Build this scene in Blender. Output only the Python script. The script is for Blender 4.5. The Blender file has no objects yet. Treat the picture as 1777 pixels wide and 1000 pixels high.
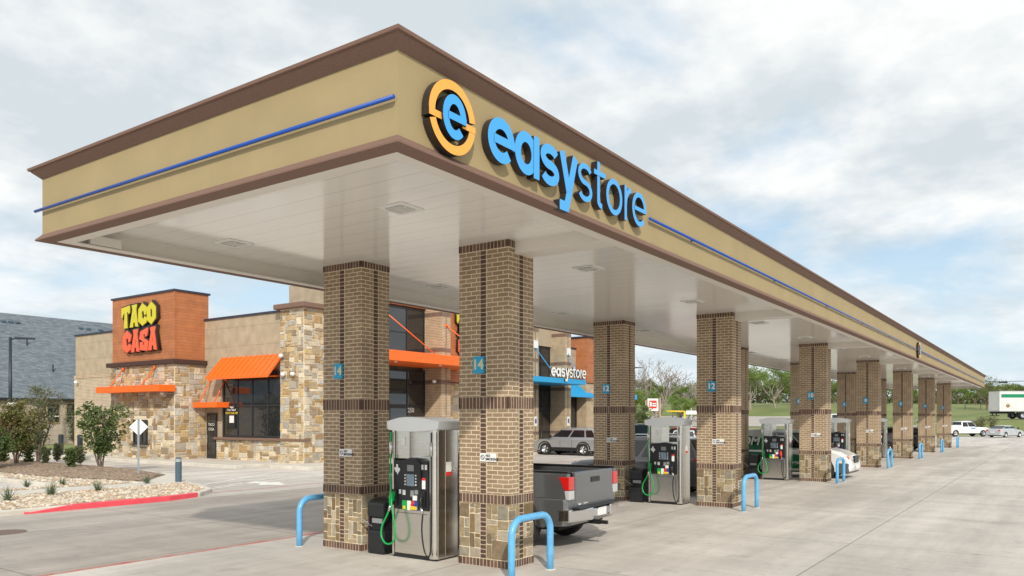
import bpy, bmesh, math, random
from mathutils import Vector, Matrix
R=math.radians; PI=math.pi
C=bpy.context.scene.collection
scene=bpy.context.scene
# ---------------------------------------------------------------- camera
TH=R(34.9); HC=2.287; FPX=1357.0; V0=726.0
cam=bpy.data.cameras.new('camera'); camo=bpy.data.objects.new('camera',cam); C.objects.link(camo)
camo.location=(0,0,HC); camo.rotation_euler=(R(90),0,TH-R(90))
cam.sensor_width=36; cam.lens=FPX/1777*36; cam.shift_y=(V0-500)/1777; cam.clip_end=3000; cam.clip_start=0.1
scene.camera=camo
# ---------------------------------------------------------------- world, sun, exposure
SUN_DIR=Vector((1.15,1.05,-1.0)).normalized()          # the way the light travels
elev=math.asin(-SUN_DIR.z)
w=bpy.data.worlds.new('World'); scene.world=w; w.use_nodes=True
nt=w.node_tree; N=nt.nodes; LK=nt.links; N.clear()
def nn(t,**k):
    n=N.new(t)
    for a,b in k.items(): setattr(n,a,b)
    return n
out=nn('ShaderNodeOutputWorld'); bg=nn('ShaderNodeBackground'); LK.new(bg.outputs[0],out.inputs[0])
sky=nn('ShaderNodeTexSky'); sky.sky_type='NISHITA'; sky.sun_disc=False; sky.sun_elevation=elev
sky.sun_rotation=math.atan2(-SUN_DIR.x,-SUN_DIR.y); sky.dust_density=2.0; sky.air_density=1.0
skm=nn('ShaderNodeVectorMath',operation='SCALE'); skm.inputs['Scale'].default_value=0.12
LK.new(sky.outputs[0],skm.inputs[0])
gain=nn('ShaderNodeMixRGB'); gain.inputs[0].default_value=0.55; gain.inputs[2].default_value=(0.48,0.68,0.84,1)
LK.new(skm.outputs[0],gain.inputs[1])
tc=nn('ShaderNodeTexCoord'); sp=nn('ShaderNodeSeparateXYZ'); LK.new(tc.outputs['Generated'],sp.inputs[0])
ad=nn('ShaderNodeMath',operation='ADD'); ad.inputs[1].default_value=0.22; LK.new(sp.outputs[2],ad.inputs[0])
mx=nn('ShaderNodeMath',operation='MAXIMUM'); mx.inputs[1].default_value=0.05; LK.new(ad.outputs[0],mx.inputs[0])
dx=nn('ShaderNodeMath',operation='DIVIDE'); LK.new(sp.outputs[0],dx.inputs[0]); LK.new(mx.outputs[0],dx.inputs[1])
dy=nn('ShaderNodeMath',operation='DIVIDE'); LK.new(sp.outputs[1],dy.inputs[0]); LK.new(mx.outputs[0],dy.inputs[1])
cb=nn('ShaderNodeCombineXYZ'); LK.new(dx.outputs[0],cb.inputs[0]); LK.new(dy.outputs[0],cb.inputs[1]); cb.inputs[2].default_value=12.4
n1=nn('ShaderNodeTexNoise'); n1.inputs['Scale'].default_value=1.15; n1.inputs['Detail'].default_value=9; n1.inputs['Roughness'].default_value=0.56; n1.inputs['Distortion'].default_value=0.25
LK.new(cb.outputs[0],n1.inputs['Vector'])
r1=nn('ShaderNodeValToRGB'); r1.color_ramp.elements[0].position=0.33; r1.color_ramp.elements[1].position=0.47
r1.color_ramp.elements[0].color=(0.12,0.12,0.12,1); r1.color_ramp.elements[1].color=(1,1,1,1)
LK.new(n1.outputs['Fac'],r1.inputs[0])
n2=nn('ShaderNodeTexNoise'); n2.inputs['Scale'].default_value=2.6; n2.inputs['Detail'].default_value=8; n2.inputs['Roughness'].default_value=0.55
mp=nn('ShaderNodeMapping'); mp.inputs['Location'].default_value=(4.3,1.7,0); LK.new(cb.outputs[0],mp.inputs[0]); LK.new(mp.outputs[0],n2.inputs['Vector'])
r2=nn('ShaderNodeValToRGB'); r2.color_ramp.elements[0].position=0.40; r2.color_ramp.elements[1].position=0.58
r2.color_ramp.elements[0].color=(0.575,0.635,0.67,1); r2.color_ramp.elements[1].color=(0.83,0.84,0.835,1)
LK.new(n2.outputs['Fac'],r2.inputs[0])
mixc=nn('ShaderNodeMixRGB'); LK.new(r1.outputs[0],mixc.inputs[0]); LK.new(gain.outputs[0],mixc.inputs[1]); LK.new(r2.outputs[0],mixc.inputs[2])
# pale band towards the horizon
hz=nn('ShaderNodeMapRange'); hz.inputs['From Min'].default_value=0.0; hz.inputs['From Max'].default_value=0.2; hz.inputs['To Min'].default_value=0.6; hz.inputs['To Max'].default_value=0.0
LK.new(sp.outputs[2],hz.inputs['Value'])
mixh=nn('ShaderNodeMixRGB'); mixh.inputs[2].default_value=(0.66,0.78,0.86,1); LK.new(hz.outputs[0],mixh.inputs[0]); LK.new(mixc.outputs[0],mixh.inputs[1])
LK.new(mixh.outputs[0],bg.inputs[0]); bg.inputs[1].default_value=1.0
sl=bpy.data.lights.new('sun','SUN'); so=bpy.data.objects.new('sun',sl); C.objects.link(so)
sl.energy=2.75; sl.angle=R(1.6); sl.color=(1.0,0.93,0.82)
so.rotation_euler=SUN_DIR.to_track_quat('-Z','Y').to_euler(); so.location=(-20,-20,30)
scene.view_settings.view_transform='Standard'; scene.view_settings.look='None'; scene.view_settings.exposure=0.25; scene.view_settings.gamma=1
scene.view_settings.use_curve_mapping=False
try:
    scene.cycles.use_denoising=True; scene.cycles.max_bounces=8
except Exception: pass
# ---------------------------------------------------------------- helpers
def ray(u,v):
    a=(u-888.5)/FPX
    return Vector((math.cos(TH)+a*math.sin(TH), math.sin(TH)-a*math.cos(TH), (V0-v)/FPX))
def P(u,d,z=0):                     # point of the world seen at column u at depth d
    r=ray(u,V0)*d
    return Vector((r.x,r.y,z))
def depth(x,y): return x*math.cos(TH)+y*math.sin(TH)
def lat(x,y): return x*math.sin(TH)-y*math.cos(TH)
class MB:
    def __init__(s): s.v=[]; s.f=[]; s.m=[]; s.c=[]; s.col=(1,1,1,1); s.mi=0; s.smooth=[]; s.sm=False
    def add(s,vs,fs,m=None,col=None):
        o=len(s.v); s.v+= [tuple(v) for v in vs]
        for f in fs:
            s.f.append([i+o for i in f]); s.m.append(s.mi if m is None else m); s.c.append(s.col if col is None else col); s.smooth.append(s.sm)
    def box(s,x0,x1,y0,y1,z0,z1,m=None,col=None):
        s.add([(x0,y0,z0),(x1,y0,z0),(x1,y1,z0),(x0,y1,z0),(x0,y0,z1),(x1,y0,z1),(x1,y1,z1),(x0,y1,z1)],
              [(0,3,2,1),(4,5,6,7),(0,1,5,4),(1,2,6,5),(2,3,7,6),(3,0,4,7)],m,col)
    def prism(s,poly,axis,a,b,m=None,col=None):
        # poly in the two other axes (x: (y,z); y: (x,z); z: (x,y))
        def q(p,t): return {'x':(t,p[0],p[1]),'y':(p[0],t,p[1]),'z':(p[0],p[1],t)}[axis]
        n=len(poly); vs=[q(p,a) for p in poly]+[q(p,b) for p in poly]
        s.add(vs,[list(range(n))[::-1],list(range(n,2*n))]+[(i,(i+1)%n,(i+1)%n+n,i+n) for i in range(n)],m,col)
    def tube(s,pts,r,n=8,m=None,col=None,cap=True,closed=False):
        pts=[Vector(p) for p in pts]; L=len(pts); rs=r if isinstance(r,(list,tuple)) else [r]*L
        vs=[]; up=None
        for i,p in enumerate(pts):
            if closed: t=(pts[(i+1)%L]-pts[i-1])
            else: t=(pts[min(i+1,L-1)]-pts[max(i-1,0)])
            if t.length<1e-9: t=Vector((0,0,1))
            t.normalize()
            if up is None: up=Vector((0,0,1)) if abs(t.z)<0.9 else Vector((1,0,0))
            a=t.cross(up)
            if a.length<1e-4: a=t.cross(Vector((0.3,1,0.2)))
            a.normalize(); b=a.cross(t).normalized(); up=b
            for k in range(n):
                an=2*PI*k/n; vs.append(p+(a*math.cos(an)+b*math.sin(an))*rs[i])
        fs=[]
        for i in range(L if closed else L-1):
            j=(i+1)%L
            for k in range(n): fs.append((i*n+k,j*n+k,j*n+(k+1)%n,i*n+(k+1)%n)[::-1])
        if cap and not closed: fs+= [list(range(n)),list(range((L-1)*n,L*n))[::-1]]
        o=s.sm; s.sm=True; s.add(vs,fs,m,col); s.sm=o
    def cyl(s,p,r,h,axis='z',n=20,m=None,col=None):
        p=Vector(p); d={'x':Vector((h,0,0)),'y':Vector((0,h,0)),'z':Vector((0,0,h))}[axis]
        poly=[(math.cos(2*PI*k/n)*r,math.sin(2*PI*k/n)*r) for k in range(n)]
        if axis=='x': s.prism([(p.y+a,p.z+b) for a,b in poly],'x',p.x,p.x+h,m,col)
        if axis=='y': s.prism([(p.x+a,p.z+b) for a,b in poly],'y',p.y,p.y+h,m,col)
        if axis=='z': s.prism([(p.x+a,p.y+b) for a,b in poly],'z',p.z,p.z+h,m,col)
    def lathe(s,prof,c=(0,0,0),axis='y',n=28,m=None):
        vs=[];L=len(prof)
        for (r,t) in prof:
            for k in range(n):
                a=2*PI*k/n
                q={'y':(r*math.cos(a),t,r*math.sin(a)),'z':(r*math.cos(a),r*math.sin(a),t),'x':(t,r*math.cos(a),r*math.sin(a))}[axis]
                vs.append((q[0]+c[0],q[1]+c[1],q[2]+c[2]))
        fs=[(i*n+k,(i+1)*n+k,(i+1)*n+(k+1)%n,i*n+(k+1)%n) for i in range(L-1) for k in range(n)]
        o=s.sm; s.sm=True; s.add(vs,fs,m); s.sm=o
    def build(s,name,mats,parent=None,bevel=0,tf=None,seg=2,fix=True):
        me=bpy.data.meshes.new(name)
        vs=[tuple(tf@Vector(v)) for v in s.v] if tf is not None else s.v
        me.from_pydata(vs,[],s.f); me.update()
        if fix:
            bm=bmesh.new(); bm.from_mesh(me); bmesh.ops.recalc_face_normals(bm,faces=bm.faces); bm.to_mesh(me); bm.free()
        if not isinstance(mats,(list,tuple)): mats=[mats]
        for m in mats: me.materials.append(m)
        me.polygons.foreach_set('material_index',[min(i,len(mats)-1) for i in s.m])
        me.polygons.foreach_set('use_smooth',s.smooth)
        me.uv_layers.new(name='UVMap'); me.color_attributes.new('Col','FLOAT_COLOR','CORNER')
        uv=me.uv_layers['UVMap']; ca=me.color_attributes['Col']
        for p in me.polygons:
            n=p.normal; ax=max(range(3),key=lambda i:abs(n[i])); col=s.c[p.index]
            for li in p.loop_indices:
                co=me.vertices[me.loops[li].vertex_index].co
                uv.data[li].uv=(co.y,co.z) if ax==0 else ((co.x,co.z) if ax==1 else (co.x,co.y))
                ca.data[li].color=col if len(col)==4 else (*col,1)
        o=bpy.data.objects.new(name,me); C.objects.link(o)
        if parent is not None: o.parent=parent
        if bevel:
            b=o.modifiers.new('bevel','BEVEL'); b.width=bevel; b.segments=seg; b.limit_method='ANGLE'; b.angle_limit=R(40)
        return o
def tag(o,label=None,cat=None,group=None,kind=None):
    if label: o['label']=label
    if cat: o['category']=cat
    if group: o['group']=group
    if kind: o['kind']=kind
    return o
def empty(name,loc,label,cat,group=None,rz=0):
    o=bpy.data.objects.new(name,None); C.objects.link(o); o.location=loc; o.rotation_euler=(0,0,rz); o.empty_display_size=0.2
    return tag(o,label,cat,group)
def kids(o): return [c for c in bpy.data.objects if c.parent==o]
def copy_tree(o,parent=None):
    c=o.copy(); C.objects.link(c); c.parent=parent
    for ch in kids(o): copy_tree(ch,c)
    return c
def wloc(o):
    v=Vector((0,0,0))
    while o is not None: v=v+Vector(o.location); o=o.parent
    return v
def wpart(mb,name,mat,parent,bevel=0,seg=2):  # a part whose mesh is written in world coordinates
    o=mb.build(name,mat,parent,bevel,seg=seg); o.location=-wloc(parent); return o
# materials -------------------------------------------------------
def mat(name,col=(0.5,0.5,0.5),rough=0.6,metal=0.0,noise=0.0,nscale=5.0,bump=0.0,bscale=30.0,coat=0.0,spec=0.5,attr=False,col2=None,emit=None,trans=0,stretch=None):
    m=bpy.data.materials.new(name); m.use_nodes=True; t=m.node_tree; b=t.nodes['Principled BSDF']
    b.inputs['Base Color'].default_value=(*col,1); b.inputs['Roughness'].default_value=rough; b.inputs['Metallic'].default_value=metal
    b.inputs['Coat Weight'].default_value=coat; b.inputs['Coat Roughness'].default_value=0.05
    b.inputs['Specular IOR Level'].default_value=spec
    if trans: b.inputs['Transmission Weight'].default_value=trans
    if emit: b.inputs['Emission Color'].default_value=(*emit[0],1); b.inputs['Emission Strength'].default_value=emit[1]
    co=t.nodes.new('ShaderNodeTexCoord'); vec=co.outputs['Object']
    if stretch:
        mpn=t.nodes.new('ShaderNodeMapping'); mpn.inputs['Scale'].default_value=stretch; t.links.new(vec,mpn.inputs[0]); vec=mpn.outputs[0]
    src=None
    if attr:
        a=t.nodes.new('ShaderNodeAttribute'); a.attribute_name='Col'; src=a.outputs['Color']
    if noise or col2:
        n=t.nodes.new('ShaderNodeTexNoise'); n.inputs['Scale'].default_value=nscale; n.inputs['Detail'].default_value=6; n.inputs['Roughness'].default_value=0.6
        t.links.new(vec,n.inputs['Vector'])
        if col2:
            mxn=t.nodes.new('ShaderNodeMixRGB'); rp=t.nodes.new('ShaderNodeMapRange'); rp.inputs['From Min'].default_value=0.35; rp.inputs['From Max'].default_value=0.65
            t.links.new(n.outputs['Fac'],rp.inputs['Value']); t.links.new(rp.outputs[0],mxn.inputs[0])
            mxn.inputs[1].default_value=(*col,1); mxn.inputs[2].default_value=(*col2,1); src=mxn.outputs[0]
        else:
            rp=t.nodes.new('ShaderNodeMapRange'); rp.inputs['From Min'].default_value=0.25; rp.inputs['From Max'].default_value=0.75
            rp.inputs['To Min'].default_value=1-noise; rp.inputs['To Max'].default_value=1+noise
            t.links.new(n.outputs['Fac'],rp.inputs['Value'])
            ml=t.nodes.new('ShaderNodeVectorMath'); ml.operation='SCALE'; t.links.new(rp.outputs[0],ml.inputs['Scale'])
            if src: t.links.new(src,ml.inputs[0])
            else: ml.inputs[0].default_value=col
            src=ml.outputs[0]
    if src: t.links.new(src,b.inputs['Base Color'])
    if bump:
        nb=t.nodes.new('ShaderNodeTexNoise'); nb.inputs['Scale'].default_value=bscale; nb.inputs['Detail'].default_value=4; t.links.new(vec,nb.inputs['Vector'])
        bp=t.nodes.new('ShaderNodeBump'); bp.inputs['Strength'].default_value=bump; bp.inputs['Distance'].default_value=0.02
        t.links.new(nb.outputs['Fac'],bp.inputs['Height']); t.links.new(bp.outputs[0],b.inputs['Normal'])
    return m
def brickmat(name,c1,c2,mortar,bw=0.203,rh=0.0677,ms=0.006,off=0.5,bump=0.6,rough=0.85):
    m=bpy.data.materials.new(name); m.use_nodes=True; t=m.node_tree; b=t.nodes['Principled BSDF']; b.inputs['Roughness'].default_value=rough
    u=t.nodes.new('ShaderNodeUVMap'); u.uv_map='UVMap'
    k=t.nodes.new('ShaderNodeTexBrick'); k.inputs['Scale'].default_value=1; k.inputs['Brick Width'].default_value=bw; k.inputs['Row Height'].default_value=rh
    k.inputs['Mortar Size'].default_value=ms; k.inputs['Mortar Smooth'].default_value=0.1; k.inputs['Bias'].default_value=0; k.offset=off
    k.inputs['Color1'].default_value=(*c1,1); k.inputs['Color2'].default_value=(*c2,1); k.inputs['Mortar'].default_value=(*mortar,1)
    t.links.new(u.outputs[0],k.inputs['Vector'])
    n=t.nodes.new('ShaderNodeTexNoise'); n.inputs['Scale'].default_value=2.2; n.inputs['Detail'].default_value=6
    co=t.nodes.new('ShaderNodeTexCoord'); t.links.new(co.outputs['Object'],n.inputs['Vector'])
    rp=t.nodes.new('ShaderNodeMapRange'); rp.inputs['From Min'].default_value=0.3; rp.inputs['From Max'].default_value=0.7; rp.inputs['To Min'].default_value=0.86; rp.inputs['To Max'].default_value=1.12
    t.links.new(n.outputs['Fac'],rp.inputs['Value'])
    ml=t.nodes.new('ShaderNodeVectorMath'); ml.operation='SCALE'; t.links.new(k.outputs['Color'],ml.inputs[0]); t.links.new(rp.outputs[0],ml.inputs['Scale'])
    t.links.new(ml.outputs[0],b.inputs['Base Color'])
    iv=t.nodes.new('ShaderNodeMath'); iv.operation='SUBTRACT'; iv.inputs[0].default_value=1; t.links.new(k.outputs['Fac'],iv.inputs[1])
    bp=t.nodes.new('ShaderNodeBump'); bp.inputs['Strength'].default_value=bump; bp.inputs['Distance'].default_value=0.008
    t.links.new(iv.outputs[0],bp.inputs['Height']); t.links.new(bp.outputs[0],b.inputs['Normal'])
    return m
M={}
M['brick']=brickmat('taupe_brick',(0.335,0.24,0.152),(0.27,0.19,0.12),(0.68,0.565,0.41),ms=0.0072)
M['brick_far']=brickmat('tan_brick',(0.42,0.30,0.18),(0.34,0.24,0.145),(0.66,0.56,0.42),bw=.25,rh=.09,ms=.011)
M['band']=brickmat('brown_soldier_band',(0.17,0.105,0.08),(0.13,0.08,0.06),(0.45,0.36,0.27),bw=0.07,rh=0.25)
M['brick_pale']=brickmat('pale_brick',(0.44,0.34,0.22),(0.36,0.28,0.18),(0.66,0.58,0.45),bw=.27,rh=.09,ms=.012)
M['brick_house']=brickmat('house_brick',(0.46,0.37,0.30),(0.38,0.31,0.25),(0.58,0.50,0.42))
M['soldier']=mat('brown_brick',attr=True,rough=0.8,noise=0.2,nscale=14,bump=0.3,bscale=60)
M['mortar']=mat('mortar',(0.58,0.48,0.34),0.9,noise=0.12,nscale=20)
M['stone']=mat('field_stone',attr=True,rough=0.85,noise=0.28,nscale=9,bump=0.7,bscale=22)
M['stone_mortar']=mat('stone_mortar',(0.74,0.64,0.47),0.9,noise=0.1,nscale=10)
M['stucco']=mat('tan_stucco',(0.365,0.285,0.15),0.85,noise=0.07,nscale=1.4,bump=0.25,bscale=160)
M['cornice']=mat('brown_cornice',(0.20,0.118,0.088),0.75,noise=0.18,nscale=60,bump=0.3,bscale=200)
M['dark_brown']=mat('dark_brown_trim',(0.06,0.028,0.02),0.7)
M['flash']=mat('parapet_flashing',(0.03,0.035,0.06),0.4)
M['roof']=mat('roof_membrane',(0.5,0.5,0.48),0.9)
M['deck_white']=mat('white_trim_paint',(0.74,0.70,0.64),0.4)
M['blue_tube']=mat('blue_accent_tube',(0.008,0.075,0.40),0.4)
M['sign_blue']=mat('sign_blue_face',(0.035,0.36,0.84),0.35,coat=0.3)
M['sign_orange']=mat('sign_orange_face',(0.95,0.40,0.05),0.35,coat=0.3)
M['sign_side']=mat('sign_dark_return',(0.028,0.022,0.02),0.4)
M['bollard_blue']=mat('light_blue_paint',(0.12,0.42,0.74),0.38,coat=0.2,noise=0.16,nscale=11,bump=0.1,bscale=25)
M['steel']=mat('brushed_steel',(0.70,0.67,0.62),0.22,metal=1.0,noise=0.08,nscale=3,bump=0.04,bscale=40,stretch=(1,1,12))
M['pump_white']=mat('silver_white_plastic',(0.83,0.85,0.86),0.35,coat=0.2)
M['black']=mat('black_plastic',(0.012,0.013,0.015),0.4,noise=0.2,nscale=6)
M['rubber']=mat('tyre_rubber',(0.018,0.018,0.018),0.8,noise=0.2,nscale=20)
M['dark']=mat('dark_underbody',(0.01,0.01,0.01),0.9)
M['green']=mat('green_hose',(0.0,0.36,0.07),0.35)
M['red']=mat('red_plastic',(0.75,0.03,0.02),0.35)
M['blue']=mat('blue_label',(0.03,0.06,0.30),0.4)
M['yellow']=mat('yellow_button',(0.75,0.55,0.03),0.4)
M['white']=mat('white_paint',(0.80,0.80,0.78),0.45)
M['screen']=mat('pump_screen',(0.22,0.30,0.38),0.15)
M['grey_plastic']=mat('grey_plastic',(0.25,0.26,0.26),0.4)
M['chrome']=mat('chrome',(0.72,0.72,0.72),0.15,metal=1.0)
M['alloy']=mat('alloy',(0.55,0.55,0.56),0.3,metal=0.9)
M['glass']=mat('dark_glass',(0.012,0.016,0.02),0.03,spec=0.8)
M['shop_glass']=mat('shop_glass',(0.02,0.022,0.024),0.02,spec=1.0)
M['tail_red']=mat('tail_lamp_red',(0.60,0.01,0.01),0.15,coat=1)
M['lamp_clear']=mat('lamp_clear',(0.50,0.51,0.52),0.1,coat=1)
M['amber']=mat('amber_lamp',(0.8,0.2,0.02),0.2,coat=1)
M['number_blue']=mat('number_sign_blue',(0.01,0.33,0.58),0.4)
M['number_tan']=mat('number_sign_digit',(0.62,0.60,0.38),0.5)
M['text_dark']=mat('sign_text',(0.03,0.03,0.05),0.6)
M['orange']=mat('orange_metal',(0.90,0.155,0.015),0.38,noise=0.04,nscale=1)
M['awning_blue']=mat('blue_metal',(0.015,0.33,0.66),0.38)
M['beige']=mat('beige_panel',(0.42,0.34,0.24),0.8,noise=0.05,nscale=0.8)
M['frame']=mat('dark_window_frame',(0.025,0.026,0.028),0.4)
M['wood']=None
M['taco_y']=mat('sign_yellow',(0.62,0.55,0.02),0.35)
M['taco_r']=mat('sign_red_orange',(0.88,0.13,0.05),0.35)
M['kerb']=mat('kerb_concrete',(0.60,0.56,0.49),0.85,noise=0.18,nscale=1.5,bump=0.2,bscale=40)
M['kerb_red']=mat('red_kerb_paint',(0.80,0.085,0.115),0.6,noise=0.15,nscale=2.5)
M['line_red']=mat('worn_red_line',(0.48,0.10,0.09),0.8,noise=0.3,nscale=4,col2=(0.40,0.30,0.25))
M['line_white']=mat('worn_white_line',(0.86,0.85,0.82),0.8,col2=(0.66,0.63,0.58),nscale=3)
M['rock']=mat('river_rock',attr=True,rough=0.85,noise=0.2,nscale=20)
M['rock_base']=mat('rock_base',(0.42,0.33,0.23),0.95,noise=0.3,nscale=12,bump=0.5)
M['mulch']=mat('brown_mulch',(0.15,0.10,0.07),0.95,col2=(0.40,0.30,0.21),nscale=9,bump=1.0,bscale=25)
M['lamp_steel']=mat('dark_pole_paint',(0.02,0.03,0.045),0.4)
M['slate_bollard']=mat('slate_bollard_paint',(0.07,0.11,0.15),0.45)
M['galv']=mat('galvanised',(0.45,0.50,0.55),0.4,metal=0.5)
M['bark']=mat('bark',(0.17,0.13,0.10),0.9,noise=0.3,nscale=6)
M['bark_pale']=mat('pale_bark',(0.33,0.28,0.24),0.9,noise=0.2,nscale=3)
def leafmat(name,a,b):
    m=mat(name,a,0.55,col2=b,nscale=1.1); bs=m.node_tree.nodes['Principled BSDF']; bs.inputs['Subsurface Weight'].default_value=0.0
    t=m.node_tree; tr=t.nodes.new('ShaderNodeBsdfTranslucent'); mxs=t.nodes.new('ShaderNodeMixShader'); mxs.inputs[0].default_value=0.3
    tr.inputs['Color'].default_value=(b[0]*1.3,b[1]*1.3,b[2],1); o=t.nodes['Material Output']
    t.links.new(bs.outputs[0],mxs.inputs[1]); t.links.new(tr.outputs[0],mxs.inputs[2]); t.links.new(mxs.outputs[0],o.inputs[0]); return m
M['leaf_spring']=leafmat('spring_leaves',(0.12,0.19,0.035),(0.20,0.28,0.06))
M['leaf_olive']=leafmat('olive_leaves',(0.10,0.13,0.035),(0.17,0.20,0.06))
M['leaf_dark']=leafmat('dark_glossy_leaves',(0.06,0.105,0.03),(0.145,0.19,0.06))
M['leaf_rust']=leafmat('rust_green_leaves',(0.10,0.145,0.04),(0.21,0.165,0.06))
M['leaf_cedar']=leafmat('cedar_leaves',(0.09,0.12,0.06),(0.17,0.18,0.10))
M['grass_blade']=leafmat('blue_green_blades',(0.10,0.14,0.09),(0.18,0.22,0.14))
M['grass']=mat('grass',(0.13,0.17,0.045),0.9,col2=(0.22,0.235,0.085),nscale=0.12,bump=0.5,bscale=3)
M['asphalt']=mat('far_road',(0.40,0.37,0.33),0.9,noise=0.1,nscale=0.3)
M['slate']=brickmat('slate_shingles',(0.115,0.145,0.17),(0.19,0.22,0.25),(0.07,0.085,0.10),bw=0.5,rh=0.17,ms=0.012,bump=0.3)
def paint(name,c,metal=0.35,rough=0.3): return mat(name,c,rough,metal=metal,coat=0.8,noise=0.04,nscale=2)
def woodmat():
    m=brickmat('cedar_look_panel',(0.47,0.175,0.068),(0.40,0.145,0.055),(0.24,0.08,0.035),bw=60,rh=0.16,ms=0.006,bump=0.3,rough=0.6); return m
M['wood']=woodmat()
def panelmat(name,base,line,w,rh):
    return brickmat(name,base,tuple(c*0.985 for c in base),line,bw=w,rh=rh,ms=0.012,off=0,bump=0.15,rough=0.8)
M['beige_panel']=panelmat('beige_lap_panel',(0.43,0.345,0.24),(0.30,0.24,0.165),80,1.0)
# canopy soffit: glossy white pan deck, seams running across the canopy
def deckmat():
    m=bpy.data.materials.new('soffit_pan_deck'); m.use_nodes=True; t=m.node_tree; b=t.nodes['Principled BSDF']
    b.inputs['Roughness'].default_value=0.13; b.inputs['Specular IOR Level'].default_value=0.9; b.inputs['IOR'].default_value=1.7
    co=t.nodes.new('ShaderNodeTexCoord'); s=t.nodes.new('ShaderNodeSeparateXYZ'); t.links.new(co.outputs['Object'],s.inputs[0])
    dv=t.nodes.new('ShaderNodeMath'); dv.operation='DIVIDE'; dv.inputs[1].default_value=0.406; t.links.new(s.outputs[0],dv.inputs[0])
    fr=t.nodes.new('ShaderNodeMath'); fr.operation='FRACT'; t.links.new(dv.outputs[0],fr.inputs[0])
    pk=t.nodes.new('ShaderNodeMath'); pk.operation='PINGPONG'; pk.inputs[1].default_value=0.5; t.links.new(fr.outputs[0],pk.inputs[0])
    rp=t.nodes.new('ShaderNodeMapRange'); rp.inputs['From Min'].default_value=0.0; rp.inputs['From Max'].default_value=0.022; t.links.new(pk.outputs[0],rp.inputs['Value'])
    mxn=t.nodes.new('ShaderNodeMixRGB'); mxn.inputs[1].default_value=(0.52,0.50,0.46,1); mxn.inputs[2].default_value=(0.88,0.86,0.82,1); t.links.new(rp.outputs[0],mxn.inputs[0])
    t.links.new(mxn.outputs[0],b.inputs['Base Color'])
    n=t.nodes.new('ShaderNodeTexNoise'); n.inputs['Scale'].default_value=1.0; n.inputs['Detail'].default_value=3
    mp=t.nodes.new('ShaderNodeMapping'); mp.inputs['Scale'].default_value=(1.2,0.25,1); t.links.new(co.outputs['Object'],mp.inputs[0]); t.links.new(mp.outputs[0],n.inputs['Vector'])
    wv=t.nodes.new('ShaderNodeMath'); wv.operation='POWER'; wv.inputs[1].default_value=2; t.links.new(pk.outputs[0],wv.inputs[0])
    m1=t.nodes.new('ShaderNodeMath'); m1.operation='MULTIPLY'; m1.inputs[1].default_value=0.35; t.links.new(wv.outputs[0],m1.inputs[0])
    a=t.nodes.new('ShaderNodeMath'); a.operation='ADD'; t.links.new(n.outputs['Fac'],a.inputs[0]); t.links.new(m1.outputs[0],a.inputs[1])
    bp=t.nodes.new('ShaderNodeBump'); bp.inputs['Strength'].default_value=0.35; bp.inputs['Distance'].default_value=0.02
    t.links.new(a.outputs[0],bp.inputs['Height']); t.links.new(bp.outputs[0],b.inputs['Normal'])
    return m
M['deck']=deckmat()
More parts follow.
